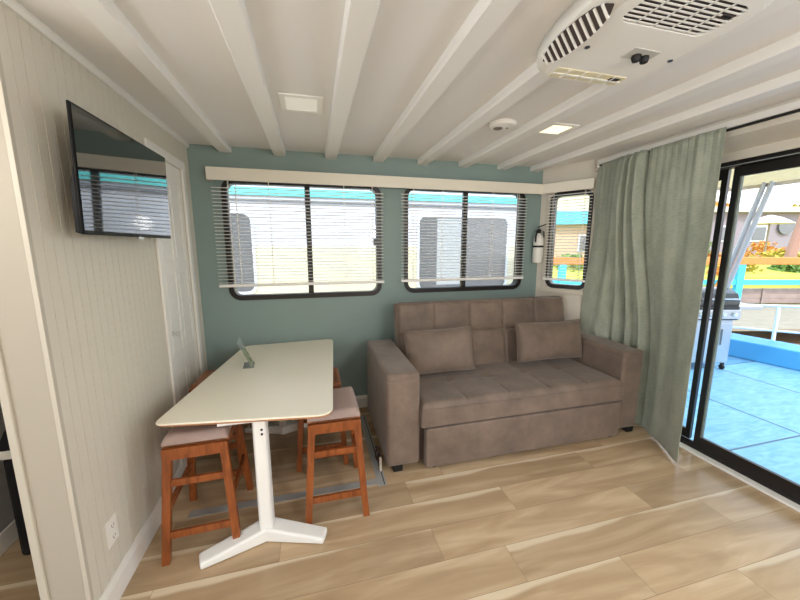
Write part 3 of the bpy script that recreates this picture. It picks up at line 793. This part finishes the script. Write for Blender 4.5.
# outlet
ot = thing('wall_outlet', 'white duplex electrical outlet low on the beadboard wall near the baseboard', 'outlet', (XL,1.615,.325))
MB().box(XL+.0005,XL+.006,1.578,1.658,.265,.39).build('cover_plate', M_plate, ot, bevel=.003)
for z in (.298,.352):
    r_ = MB().prism(rrect(1.60,1.636,z-.016,z+.016,.012), 'x', XL+.006, XL+.0085).build('socket', M_plate, ot)
    m = MB(); m.box(XL+.0085,XL+.0089,1.609,1.6115,z-.004,z+.009); m.box(XL+.0085,XL+.0089,1.6245,1.627,z-.004,z+.009); m.lathe([(.0025,0),(.0025,.0004)], (XL+.0085,1.618,z-.01), (1,0,0), 10); m.build('slot', M_dark, r_)

# ------------------------------------------------------------ fire extinguisher
fe = thing('fire_extinguisher', 'small white fire extinguisher with black handle hanging on the teal wall', 'fire extinguisher', (2.305,3.085,1.42))
X, Y = 2.303, 3.09
MB().lathe([(.040,0),(.048,.006),(.050,.02),(.050,.22),(.046,.255),(.034,.282),(.018,.296),(.016,.31)], (X,Y,1.425), (0,0,1), 28).build('cylinder', M_extw, fe, smooth=True)
m = MB(); m.lathe([(.018,0),(.02,.01),(.018,.035),(.010,.045)], (X,Y,1.732), (0,0,1), 16); m.build('valve', M_rub, fe, smooth=True)
m = MB(); m.beam((X-.01,Y-.01,1.775),(X-.055,Y-.035,1.752),.018,.008); m.beam((X-.02,Y,1.790),(X+.06,Y-.02,1.822),.020,.009); m.build('handle', M_rub, fe, bevel=.002)
m = MB(); m.tube([(X-.01,Y-.02,1.755),(X-.045,Y-.03,1.745),(X-.057,Y-.03,1.70),(X-.055,Y-.025,1.64)], .008, 8); m.build('hose', M_rub, fe, smooth=True)
m = MB(); m.tube([(X+.02,Y,1.76),(X+.05,Y-.01,1.745),(X+.056,Y-.01,1.69)], .006, 8); m.build('pull_strap', M_rub, fe, smooth=True)
m = MB(); m.lathe([(.051,0),(.053,.002),(.053,.018),(.051,.02)], (X,Y,1.585), (0,0,1), 28); m.box(X-.02,X+.02,Y+.04,3.1525,1.575,1.615); m.build('strap', M_rub, fe, smooth=True, ang=40)
MB().lathe([(.012,0),(.012,.006)], (X+.02,Y-.016,1.75), (0,-1,0), 14).build('gauge', M_chrome, fe)

# ------------------------------------------------------------ ceiling fixtures
def clight(label, cx, cy, on, s=.118):
    o = thing('ceiling_light', label, 'ceiling light', (cx,cy,ZC), 'square recessed ceiling lights')
    MB().holes([(cx-s,cy-s),(cx+s,cy-s),(cx+s,cy+s),(cx-s,cy+s)], [[(cx-s*.72,cy-s*.72),(cx+s*.72,cy-s*.72),(cx+s*.72,cy+s*.72),(cx-s*.72,cy+s*.72)]], lambda u,v,t:(u,v,t), ZC-.010, ZC-.0005).build('frame', M_white, o, bevel=.004)
    MB().box(cx-s*.75,cx+s*.75,cy-s*.75,cy+s*.75,ZC-.007,ZC-.0008).build('diffuser', M_lighton if on else M_light, o)
    return o
clight('square white ceiling light between the battens above the table, unlit', -.025, 2.125, False)
clight('square ceiling light glowing warm beside the smoke detector', 1.66, 2.12, True, .105)
sd_ = thing('smoke_detector', 'round white smoke detector on the ceiling left of the glowing light', 'smoke detector', (1.25,2.125,ZC))
MB().lathe([(.088,0),(.090,-.008),(.080,-.022),(.060,-.028),(.002,-.030)], (1.25,2.125,ZC-.0005), (0,0,1), 28).build('housing', M_white, sd_, smooth=True)
MB().lathe([(.030,0),(.030,-.004),(.026,-.006)], (1.225,2.135,ZC-.0285), (0,0,1), 18).build('sensor_grille', mat('grey grille',(120,116,108),.6), sd_)
MB().lathe([(.006,0),(.006,-.004)], (1.275,2.11,ZC-.031), (0,0,1), 10).build('test_button', M_dark, sd_)

# rooftop air conditioner
AC = thing('air_conditioner', 'white ceiling air conditioner unit with slatted grilles and control knobs', 'air conditioner', (1.17,1.02,ZC))
x0,x1,y0,y1 = .876,1.435,.72,1.395; X0,X1,Y0,Y1 = .925,1.385,.785,1.352; zt, zb = 2.397, 2.310
OUT = [(.868,.95),(.872,1.05),(.880,1.15),(.900,1.25),(.930,1.335),(.965,1.375),(1.02,1.39),(1.36,1.39),(1.41,1.36),(1.425,1.28),(1.425,.9),(1.39,.80),(1.33,.76),(.95,.76),(.88,.82)]
INN = [(.925,.95),(.927,1.05),(.93,1.15),(.935,1.25),(.955,1.315),(.985,1.34),(1.03,1.352),(1.33,1.352),(1.365,1.335),(1.385,1.28),(1.385,.93),(1.36,.83),(1.31,.80),(.97,.80),(.93,.84)]
# lower shell as plates: bottom face with return grille hole, bevelled sides with vent recess
m = MB()
GR = (.972,1.325,.836,.985)
m.holes(INN, [rrect(GR[0],GR[1],GR[2],GR[3],.035,4)], lambda u,v,t:(u,v,t), zb, zb+.012)
m.build('bottom_panel', M_acw, AC, bevel=.003)
m = MB()
def band(m, P0, P1, n=1):
    N = len(P0); A = [m.bm.verts.new(p) for p in P0]; B = [m.bm.verts.new(p) for p in P1]
    for i in range(N): m.face([A[i],A[(i+1)%N],B[(i+1)%N],B[i]])
rr = lambda a,b,c_,d,r,z: [(p[0],p[1],z) for p in rrect(a,b,c_,d,r,5)]
P3 = lambda L,z: [(a,b,z) for a,b in L]
band(m, P3(OUT,zt), P3(OUT,zt-.05)); band(m, P3(OUT,zt-.05), P3(INN,zb+.001))
sh = m.build('side_shell', M_acw, AC, smooth=True, ang=30); q = sh.modifiers.new('s','SOLIDIFY'); q.thickness = .004
# side vent (left slope): dark recess and louvres
def slope_pt(y, k):   # k 0 (outer/top) .. 1 (inner/bottom) on the left slope
    return Vector((x0+(X0-x0)*k, y, zt-.05+(zb-zt+.022)*k))
nS = Vector((-(zt-.05-zb), 0, -(X0-x0))).normalized()
def plate(m, y0_, y1_, k0, k1, o0, o1):
    P = [slope_pt(y0_,k0)+nS*o0, slope_pt(y1_,k0)+nS*o0, slope_pt(y1_,k1)+nS*o0, slope_pt(y0_,k1)+nS*o0]
    Q = [slope_pt(y0_,k0)+nS*o1, slope_pt(y1_,k0)+nS*o1, slope_pt(y1_,k1)+nS*o1, slope_pt(y0_,k1)+nS*o1]
    m.hexa(P+Q)
m = MB()
yy = [(.93,.50,.54),(.95,.32,.72),(.99,.15,.88),(1.05,.08,.95),(1.13,.08,.95),(1.19,.15,.88),(1.23,.32,.72),(1.25,.50,.54)]
for (a,ka,kb),(b,kc,kd_) in zip(yy, yy[1:]):
    P = [slope_pt(a,ka),slope_pt(b,kc),slope_pt(b,kd_),slope_pt(a,kb)]
    m.hexa([p+nS*.001 for p in P]+[p+nS*.0035 for p in P])
sv = m.build('side_vent', M_acd, AC)
m = MB()
for k in range(11):
    y = .955+k*.0275; q = .40*math.sqrt(max(0,1-((y-1.09)/.165)**2))+.04; m = MB(); plate(m, y, y+.008, .52-q, .52+q, .0015, .008); m.build('louvre', M_acw, sv)
# end vent (far slope)
def end_pt(x, k): return Vector((x, y1+(Y1-y1)*k, zt-.05+(zb-zt+.022)*k))
nE = Vector((0, (zt-.05-zb), -(y1-Y1))).normalized()
# cream outlet grille on the underside at the far end, seen from below
m = MB(); m.box(.99,1.33,1.27,1.337,zb-.003,zb+.0005); og = m.build('outlet_grille', M_accream, AC, bevel=.001)
m = MB(); m.box(1.26,1.31,1.282,1.315,zb-.0045,zb-.0028); m.build('outlet_slot', M_acd, og)
m = MB()
for k in range(4): m.box(1.045+k*.075,1.05+k*.075,1.271,1.336,zb-.006,zb-.0028)
m.box(.99,1.33,1.303,1.3125,zb-.006,zb-.0028); m.build('fin', M_acw, og)
# return grille
m = MB(); m.box(GR[0]-.004,GR[1]+.004,GR[2]-.004,GR[3]+.004,zb+.014,zb+.02); rg = m.build('return_grille', M_acd, AC)
m = MB()
for k in range(8):
    m.box(GR[0]-.001,GR[1]+.001,GR[2]+.012+k*.0178,GR[2]+.0175+k*.0178,zb+.001,zb+.004)
for k in range(4):
    x = GR[0]+.07+k*.07; m.box(x-.002,x+.002,GR[2]-.002,GR[3]+.002,zb+.001,zb+.0045)
m.build('grille_bar', M_acw, rg)
MB().box(1.27,1.315,.875,.895,zb+.001,zb+.0055).build('grille_latch', M_acd, AC)
cp = MB().box(1.165,1.285,1.085,1.150,zb-.002,zb+.001).build('control_plate', mat('control plate print',(196,196,190),.4), AC, bevel=.0008)
for x in (1.212,1.25): MB().lathe([(.016,0),(.017,-.006),(.013,-.02),(.004,-.022)], (x,1.125,zb-.002), (0,0,1), 18).build('knob', M_rub, cp, smooth=True)
for (a,b) in ((.992,1.128),(1.374,1.122)): MB().lathe([(.009,0),(.009,-.003),(.004,-.004)], (a,b,zb), (0,0,1), 14).build('screw', mat('blue grey screw',(60,66,84),.4), AC)

# ------------------------------------------------------------ dark bag in the next room
bg = thing('laundry_hamper', 'black fabric hamper with a white band, beyond the door opening at far left', 'hamper', (-1.3,2.1,0))
MB().box(-1.53,-1.20,1.95,2.30,.0008,.56).build('body', M_blk_fab, bg, bevel=.02, smooth=True)
MB().box(-1.545,-1.19,1.94,2.31,.5605,.605).build('band', M_white, bg, bevel=.005)
m = MB().height(12,12, lambda u,v: (-1.54+.33*u, 1.945+.36*v, .606+.19*(edge(u,.5)*edge(v,.5))**.8), lambda u,v: (-1.54+.33*u, 1.945+.36*v, .6052))
m.build('lid', M_blk_fab, bg, smooth=True)

# ============================================================ OUTSIDE
# neighbouring houseboat beyond the back windows
NB = thing('houseboat', 'white and cream houseboat with turquoise stripe moored behind the back windows', 'boat', (1.0,6.2,-.5))
MB().box(-4.5,3.62,4.9,7.6,1.60,2.80).build('upper_wall', M_hull, NB)
MB().box(-4.5,3.62,4.895,7.6,-.5,1.598).build('lower_wall', M_hullc, NB)
MB().box(-4.55,3.65,4.87,4.8995,2.262,2.36).build('stripe', M_tq2, NB)
MB().box(-4.55,3.65,4.86,4.8995,2.185,2.212).build('rub_rail', M_greystripe, NB, bevel=.005)
MB().box(-4.6,3.72,4.80,7.7,2.805,2.88).build('roof', M_hullc, NB, bevel=.02)
def bwin(x0,x1,z0,z1,drape=None):
    pl = lambda u,v,t:(u,4.893+t,v)
    f = MB().holes(rrect(x0,x1,z0,z1,.12), [rrect(x0+.04,x1-.04,z0+.04,z1-.04,.09)], pl, -.02, .0).build('window', M_boatframe, NB, bevel=.004)
    MB().holes(rrect(x0+.03,x1-.03,z0+.03,z1-.03,.10), [], pl, -.010, -.002).build('pane', M_boatglass, f)
    if drape:
        MB().box(drape[0],drape[1],4.878,4.8825,z0+.10,z1-.06).build('drape', M_curtn, f)
    return f
bwin(-2.2,-.735,.95,2.05); bwin(1.53,3.08,.905,2.07,(1.85,2.30))

# deck outside the sliding door
struct(MB().box(2.955,6.35,-3.5,3.95,-.25,-.02).build('deck', M_deck))
m = MB()
for x in (4.06,5.2): m.box(x-.008,x+.008,-3.4,3.9,-.0205,-.0185)
for y in (-1.2,.28,1.72,3.15): m.box(2.96,6.3,y-.008,y+.008,-.0205,-.0185)
struct(m.build('deck_joint', mat('deck joint dark',(70,95,120),.7)))
# curb
m = MB(); m.hexa([(5.88,3.80,-.02),(6.60,.4,-.02),(6.95,.54,-.02),(6.36,4.0,-.02),(5.88,3.80,.24),(6.60,.4,.24),(6.95,.54,.24),(6.36,4.0,.24)])
struct(m.build('deck_curb', M_curb, bevel=.02))
rl = thing('pipe_railing', 'white pipe railing along the edge of the blue deck outside', 'railing', (6.6,2.9,.24))
RA = Vector((6.36,3.93,.24)); RB = Vector((7.05,.9,.24))
def rp(t, z): q = RA.lerp(RB, t); return Vector((q.x-.06, q.y, z))
MB().tube([rp(0,.67), rp(1,1.0)], .020).build('top_rail', M_pipe, rl, smooth=True)
MB().tube([rp(0,.31), rp(1,.62)], .016).build('lower_rail', M_pipe, rl, smooth=True)
for t in (.02,.235,.6,.95): MB().tube([rp(t,.2405),rp(t,.67+.33*t)], .022).build('post', M_pipe, rl, smooth=True)
# porch roof on two slanted braces
pr_ = thing('porch_roof', 'cream ribbed porch roof over the blue deck', 'roof', (4.7,2.6,2.5))
MB().box(2.96,6.30,1.05,3.89,2.50,2.506).build('roof_panel', M_fibre, pr_)
m = MB(); 
for k in range(22): m.box(2.98+k*.155,3.0+k*.155,1.06,3.94,2.475,2.4995)
m.build('rib', M_porch, pr_)
MB().box(6.30,6.40,1.0,4.0,2.44,2.56).build('fascia', M_roofb, pr_)
MB().box(2.98,6.3,3.90,3.96,2.44,2.4995).build('fascia', M_roofb, pr_)
for k, lb in ((0,'slanted grey canopy pole outside the glass door, the left of the pair'),(1,'slanted grey canopy pole outside the glass door, the right of the pair')):
    a = Vector((6.26,3.50-.085*k,2.498)); b = Vector((6.26,3.99-.075*k,.2405))
    tag(MB().tube([a, b], .032, 10).build('canopy_pole', mat('galvanised pole',(175,178,186),.4,metal=.2), None, smooth=True), lb, 'pole', 'slanted canopy poles')

# grill
GX, GY = 5.02, 3.29
gr = thing('gas_grill', 'stainless gas grill with black lid standing on the blue deck', 'grill', (GX,GY,-.02))
ca, sa = cos(radians(-14.5)), sin(radians(-14.5))
def gx(m): return m.xf(Matrix.Translation((GX,GY,-.02)) @ Matrix.Rotation(radians(-14.5),4,'Z'))
gx(MB().box(-.27,.27,-.22,.22,.10,.68)).build('cabinet', M_steel, gr, bevel=.01)
for a in (-.135,.135):
    d = gx(MB().box(a-.125,a+.125,-.232,-.221,.13,.64)).build('door', M_steel, gr, bevel=.004)
    gx(MB().box(a-.01 if a>0 else a-.01,a+.01,-.25,-.233,.35,.56)).build('handle', M_chrome, d)
gx(MB().box(-.30,.30,-.25,.25,.68,.86)).build('firebox', M_grillblk, gr, bevel=.01)
cpn = gx(MB().box(-.30,.30,-.275,-.2505,.70,.82)).build('control_panel', M_steel, gr, bevel=.006)
for k in range(4):
    m = MB().lathe([(.026,0),(.026,.02),(.018,.03)], (-.21+k*.14,-.276,.76), (0,-1,0), 14); gx(m).build('knob', M_pipe, cpn, smooth=True)
prof = [(-.25,.862),(-.25,.93),(-.21,1.02),(-.11,1.07),(.05,1.08),(.20,1.03),(.25,.93),(.25,.862)]
ld = gx(MB().prism(prof, 'x', -.29, .29)).build('lid', M_grillblk, gr, bevel=.008, smooth=True)
m = MB(); m.tube([(-.22,-.255,.95),(-.22,-.31,.96),(.22,-.31,.96),(.22,-.255,.95)], .011, 8); gx(m).build('handle', M_chrome, ld, smooth=True)
for s in (-1,1):
    a, b = (.302,.60) if s > 0 else (-.60,-.302)
    gx(MB().box(a,b,-.24,.22,.82,.86)).build('side_shelf', M_steel, gr, bevel=.006)
for a in (-.24,.24):
    for b in (-.19,.19):
        m = MB().lathe([(.03,-.012),(.035,-.01),(.035,.01),(.03,.012)], (a,b,.036), (1,0,0), 14); gx(m).build('caster_wheel', M_rub, gr, smooth=True)
        gx(MB().box(a-.015,a+.015,b-.015,b+.015,.05,.10)).build('leg', M_rub, gr)

# everything beyond is laid out facing the deck, turned 14.5 degrees
TH = radians(14.539)
def far(d, s, z): return Vector((sin(TH)*d + cos(TH)*s, cos(TH)*d - sin(TH)*s, z))
def fbox(d0, d1, s0, s1, z0, z1, m=None):
    m = m or MB()
    return m.hexa([far(d0,s0,z0),far(d0,s1,z0),far(d1,s1,z0),far(d1,s0,z0),far(d0,s0,z1),far(d0,s1,z1),far(d1,s1,z1),far(d1,s0,z1)])
struct(MB().box(-30,90,3.97,90,-1.2,-.75).build('water', M_water))
struct(MB().box(6.8,90,-60,3.97,-1.2,-.75).build('water_side', M_water))
m = MB()
for k in range(23):
    d = 7.6+k*.145; fbox(d, d+.125, 3.6, 22, -.36, -.30, m)
dk = tag(m.build('boardwalk', M_dock), 'pale plank boardwalk beyond the deck railing', 'boardwalk')
# retaining wall of boards and bank behind
wl = thing('retaining_wall', 'low weathered grey-brown plank wall behind the boardwalk', 'wall', far(11.25,9,-.3))
for k in range(3): fbox(11.2+.0, 11.28, 3.6, 24, -.32+k*.17, -.155+k*.17).build('board', M_brownw, wl, bevel=.008)
for s in (5,7.4,9.8,12.2,14.6): fbox(11.16,11.199, s, s+.09, -.32, .2).build('post', M_brownw, wl)
gb = fbox(11.3, 30, -4, 60, -.6, .14); struct(gb.build('ground', M_grass))
m = MB(); m.hexa([far(11.4,3.0,.14),far(11.4,40,.14),far(17,40,.14),far(17,3.0,.14),far(11.9,3.0,.5),far(11.9,40,.5),far(16.5,40,1.05),far(16.5,3.0,1.05)])
gm = m.build('ground_bank', M_grass); struct(gm)
# turquoise fence with varnished handrail
fn = thing('deck_fence', 'turquoise post fence topped with orange varnished handrail across the boardwalk', 'fence', far(10.95,9,-.3))
fbox(10.93,11.05, 3.6, 24, 1.0, 1.24).build('handrail', M_orange, fn, bevel=.02)
fbox(10.96,11.02, 3.6, 24, .34, .50).build('rail', M_tq, fn)
for k in range(5):
    s = 5.2+k*2.92; fbox(10.93,11.05, s, s+.22, -.30, 1.0).build('post', M_tq, fn)
for k in range(6):
    s = 4.75+k*.42; fbox(10.97,11.01, s, s+.12, -.29, .34).build('slat', M_tq, fn)
dg = MB(); dg.hexa([far(10.89,10.2,.0),far(10.89,10.55,.0),far(10.925,10.55,.0),far(10.925,10.2,.0),far(10.89,10.6,1.0),far(10.89,10.97,1.0),far(10.925,10.97,1.0),far(10.925,10.6,1.0)])
dg.build('brace', M_orange, fn)

def bush(name, label, cat, d, s, z, r, h, m_, n=420, group=None, leaf=.12):
    m = MB(); c = far(d, s, z)
    for k in range(n):
        th = R.random()*2*pi; ph = R.random()*pi/2; q = .55+.45*R.random()
        p = c + Vector((r*q*cos(th)*cos(ph), r*q*sin(th)*cos(ph), h*q*sin(ph)))
        a = Vector((R.uniform(-1,1),R.uniform(-1,1),R.uniform(-1,1))).normalized()*leaf; b = a.cross(Vector((R.uniform(-1,1),R.uniform(-1,1),R.uniform(-1,1)))).normalized()*leaf*.6
        m.face([m.bm.verts.new(v_) for v_ in (p-a, p+b, p+a, p-b)])
    m.tube([c-Vector((0,0,.35)), c+Vector((0,0,h*.6))], .04, 6)
    o = m.build(name, m_); return tag(o, label, cat, group)
bl = [(13.5,13.2,.45,1.0,.7,M_leafy,'wide yellow bush right of the slanted poles behind the fence'),
      (17.5,16.2,.5,1.0,.75,M_leafo,'orange-leaved bush beyond the fence below the round plaque'),
      (15.5,17.5,.6,1.3,.8,M_leafy,'yellow bush at the right edge of the glass door view'),
      (19.0,14.2,.6,.9,1.3,M_leafg,'green bush seen between the slanted poles'),
      (12.4,11.9,.35,.5,.5,M_leafo,'small orange bush just behind the handrail, right of the turquoise post'),
      (13.2,15.2,.4,.6,.55,M_leafg,'small green bush just behind the handrail near the palm trunk'),
      (20.5,17.9,.7,1.0,1.5,M_leafg,'tall green shrub left of the patio umbrella'),
      (21.5,23.0,.8,1.3,1.1,M_leafo,'orange shrub in front of the pale building, right of the umbrella'),
      (13,10.3,.4,.9,.7,M_leafg,'low green bush behind the grill and fence'),
      (14,7.2,.5,1.3,.75,M_leafg,'green bush seen low in the narrow corner window')]
for d,s,z,r,h,m_,lb in bl: bush('bush', lb, 'bush', d, s, z, r, h, m_, group='bushes beyond the fence')
# pale buildings
B1 = thing('building', 'long pale grey building with low roof and round plaque beyond the garden', 'building', far(24,26,.1))
fbox(24,30, 17.5,40, .1,3.9).build('wall', M_bldg, B1)
fbox(23.5,30.5, 17,40.5, 3.9,4.25).build('roof', M_roofb, B1)
for s in (22.2,24.6,31): 
    f = fbox(23.93,23.99, s, s+1.1, 1.9,3.0).build('window', M_boatframe, B1); fbox(23.90,23.929, s+.1, s+1.0, 2.0,2.9).build('pane', M_boatglass, f)
m = MB().lathe([(.55,0),(.55,.06)], far(23.9,26.95,2.95), -far(1,0,0), 20); m.build('plaque', M_boatglass, B1)
B2 = thing('building', 'tan house with turquoise roof edge seen through the narrow corner window', 'building', far(22,10,.1))
fbox(22,27, 6.5,15.5, .1,3.0).build('wall', M_bldgt, B2)
fbox(22.3,27, 6.5,15.5, 3.76,6.2).build('upper_wall', mat('cream stucco',(222,205,165),.8), B2)
fbox(21.5,27.5, 6.2,15.8, 2.95,3.75).build('roof', mat('turquoise roof',(90,190,215),.6), B2)
for s in (8.4,11.5): 
    f = fbox(21.93,21.99, s, s+1.0, 1.2,2.3).build('window', M_boatframe, B2); fbox(21.9,21.929, s+.1, s+.9, 1.3,2.2).build('pane', M_boatglass, f)
# patio umbrella
um = thing('patio_umbrella', 'beige patio umbrella standing in front of the pale building', 'umbrella', far(18,19.4,.9))
MB().tube([far(18,19.4,.1), far(18,19.4,3.15)], .04, 8).build('pole', M_dock, um, smooth=True)
m = MB(); m.lathe([(.95,0),(.93,.04),(.5,.30),(.04,.45)], far(18,19.4,2.75), (0,0,1), 8); m.build('canopy', M_umb, um)
# palm
pm = thing('palm_tree', 'palm tree with rough brown trunk at the right edge of the door view', 'palm tree', far(14,17.0,.3))
MB().tube([far(14,16.05,.3), far(14,16.25,1.6), far(14,16.5,3.0), far(14,17.1,5.6)], .2, 10, radii=[.2,.17,.15,.13]).build('trunk', M_trunk, pm, smooth=True)
m = MB()
for k in range(13):
    th = k*2*pi/13; c = far(14,17.1,5.6); prev = None
    for j in range(9):
        t = j/8; p = c + Vector((cos(th)*1.9*t, sin(th)*1.9*t, .7*sin(t*2.4)-.9*t*t)); w = .28*sin(pi*min(1,t+.12)); sd2 = Vector((-sin(th),cos(th),0))*w
        cur = (m.bm.verts.new(p-sd2-Vector((0,0,.1))), m.bm.verts.new(p), m.bm.verts.new(p+sd2-Vector((0,0,.1))))
        if prev: m.face([prev[0],cur[0],cur[1],prev[1]]); m.face([prev[1],cur[1],cur[2],prev[2]])
        prev = cur
m.build('frond', M_leafg, pm)
# background trees behind the buildings
for d,s,h,m_,lb in ((34,41,2.1,M_leafy,'yellow tree rising behind the roof of the pale building'),(34,31,1.8,M_leafo,'orange-leaved tree behind the roof of the pale building'),(34,25,1.5,M_leafg,'green tree left of the yellow tree behind the pale building')):
    o = bush('tree', lb, 'tree', d, s, 4.0, 2.3, h, m_, n=500, group='trees behind the buildings', leaf=.35)
    o2 = MB().tube([far(d,s,-.5), far(d,s,4.2)], .2, 8).build('trunk', M_trunk, o)

# ------------------------------------------------------------ light
w = bpy.data.worlds.new('World'); sc.world = w; w.use_nodes = True
nt = w.node_tree; bgn = nt.nodes['Background']
tc = nt.nodes.new('ShaderNodeTexCoord'); sx = nt.nodes.new('ShaderNodeSeparateXYZ'); cr = nt.nodes.new('ShaderNodeValToRGB')
cr.color_ramp.elements[0].position = 0; cr.color_ramp.elements[0].color = (.92,.93,.95,1)
cr.color_ramp.elements[1].position = .7; cr.color_ramp.elements[1].color = (.55,.72,.95,1)
nt.links.new(tc.outputs['Generated'], sx.inputs[0]); nt.links.new(sx.outputs[2], cr.inputs[0]); nt.links.new(cr.outputs[0], bgn.inputs[0])
bgn.inputs[1].default_value = 2.3
sun = bpy.data.lights.new('sun','SUN'); sun.energy = 2.0; sun.angle = radians(1.5); sun.color = (1,.95,.86)
so = bpy.data.objects.new('sun', sun); COL.objects.link(so)
dv = Vector((0.0, -cos(radians(50)), sin(radians(50)))); so.rotation_euler = dv.to_track_quat('Z','Y').to_euler()

for lx, ly in ((1.4,-1.0),):  # unseen point light added behind the camera to lift ceiling and walls
    pl_ = bpy.data.lights.new('rear_fill_light','POINT'); pl_.energy = 42; pl_.color = (1,.97,.93); pl_.shadow_soft_size = .14
    lo = bpy.data.objects.new('rear_fill_light', pl_); COL.objects.link(lo); lo.location = (lx, ly, 1.9)
ql = bpy.data.lights.new('side_fill_light','POINT'); ql.energy = 5; ql.color = (1,.93,.84); ql.shadow_soft_size = .1  # unseen point light added to brighten the side room
qo = bpy.data.objects.new('side_fill_light', ql); COL.objects.link(qo); qo.location = (-1.15,.9,1.9)
# ------------------------------------------------------------ camera
f = 335.; p = math.atan(54/f); th = math.atan(88*cos(p)/f)
cam = bpy.data.cameras.new('camera'); co = bpy.data.objects.new('camera', cam); COL.objects.link(co)
cam.sensor_width = 36; cam.lens = f/800*36; cam.clip_start = .05; cam.clip_end = 300
co.location = (0,0,1.6); co.rotation_euler = (pi/2 - p, 0, -th)
sc.camera = co
vs = sc.view_settings; vs.view_transform = 'Standard'; vs.look = 'None'; vs.gamma = 1; vs.use_curve_mapping = False; vs.exposure = 0.8
sc.cycles.max_bounces = 10; sc.cycles.diffuse_bounces = 6; sc.cycles.transparent_max_bounces = 16; sc.cycles.use_denoising = True
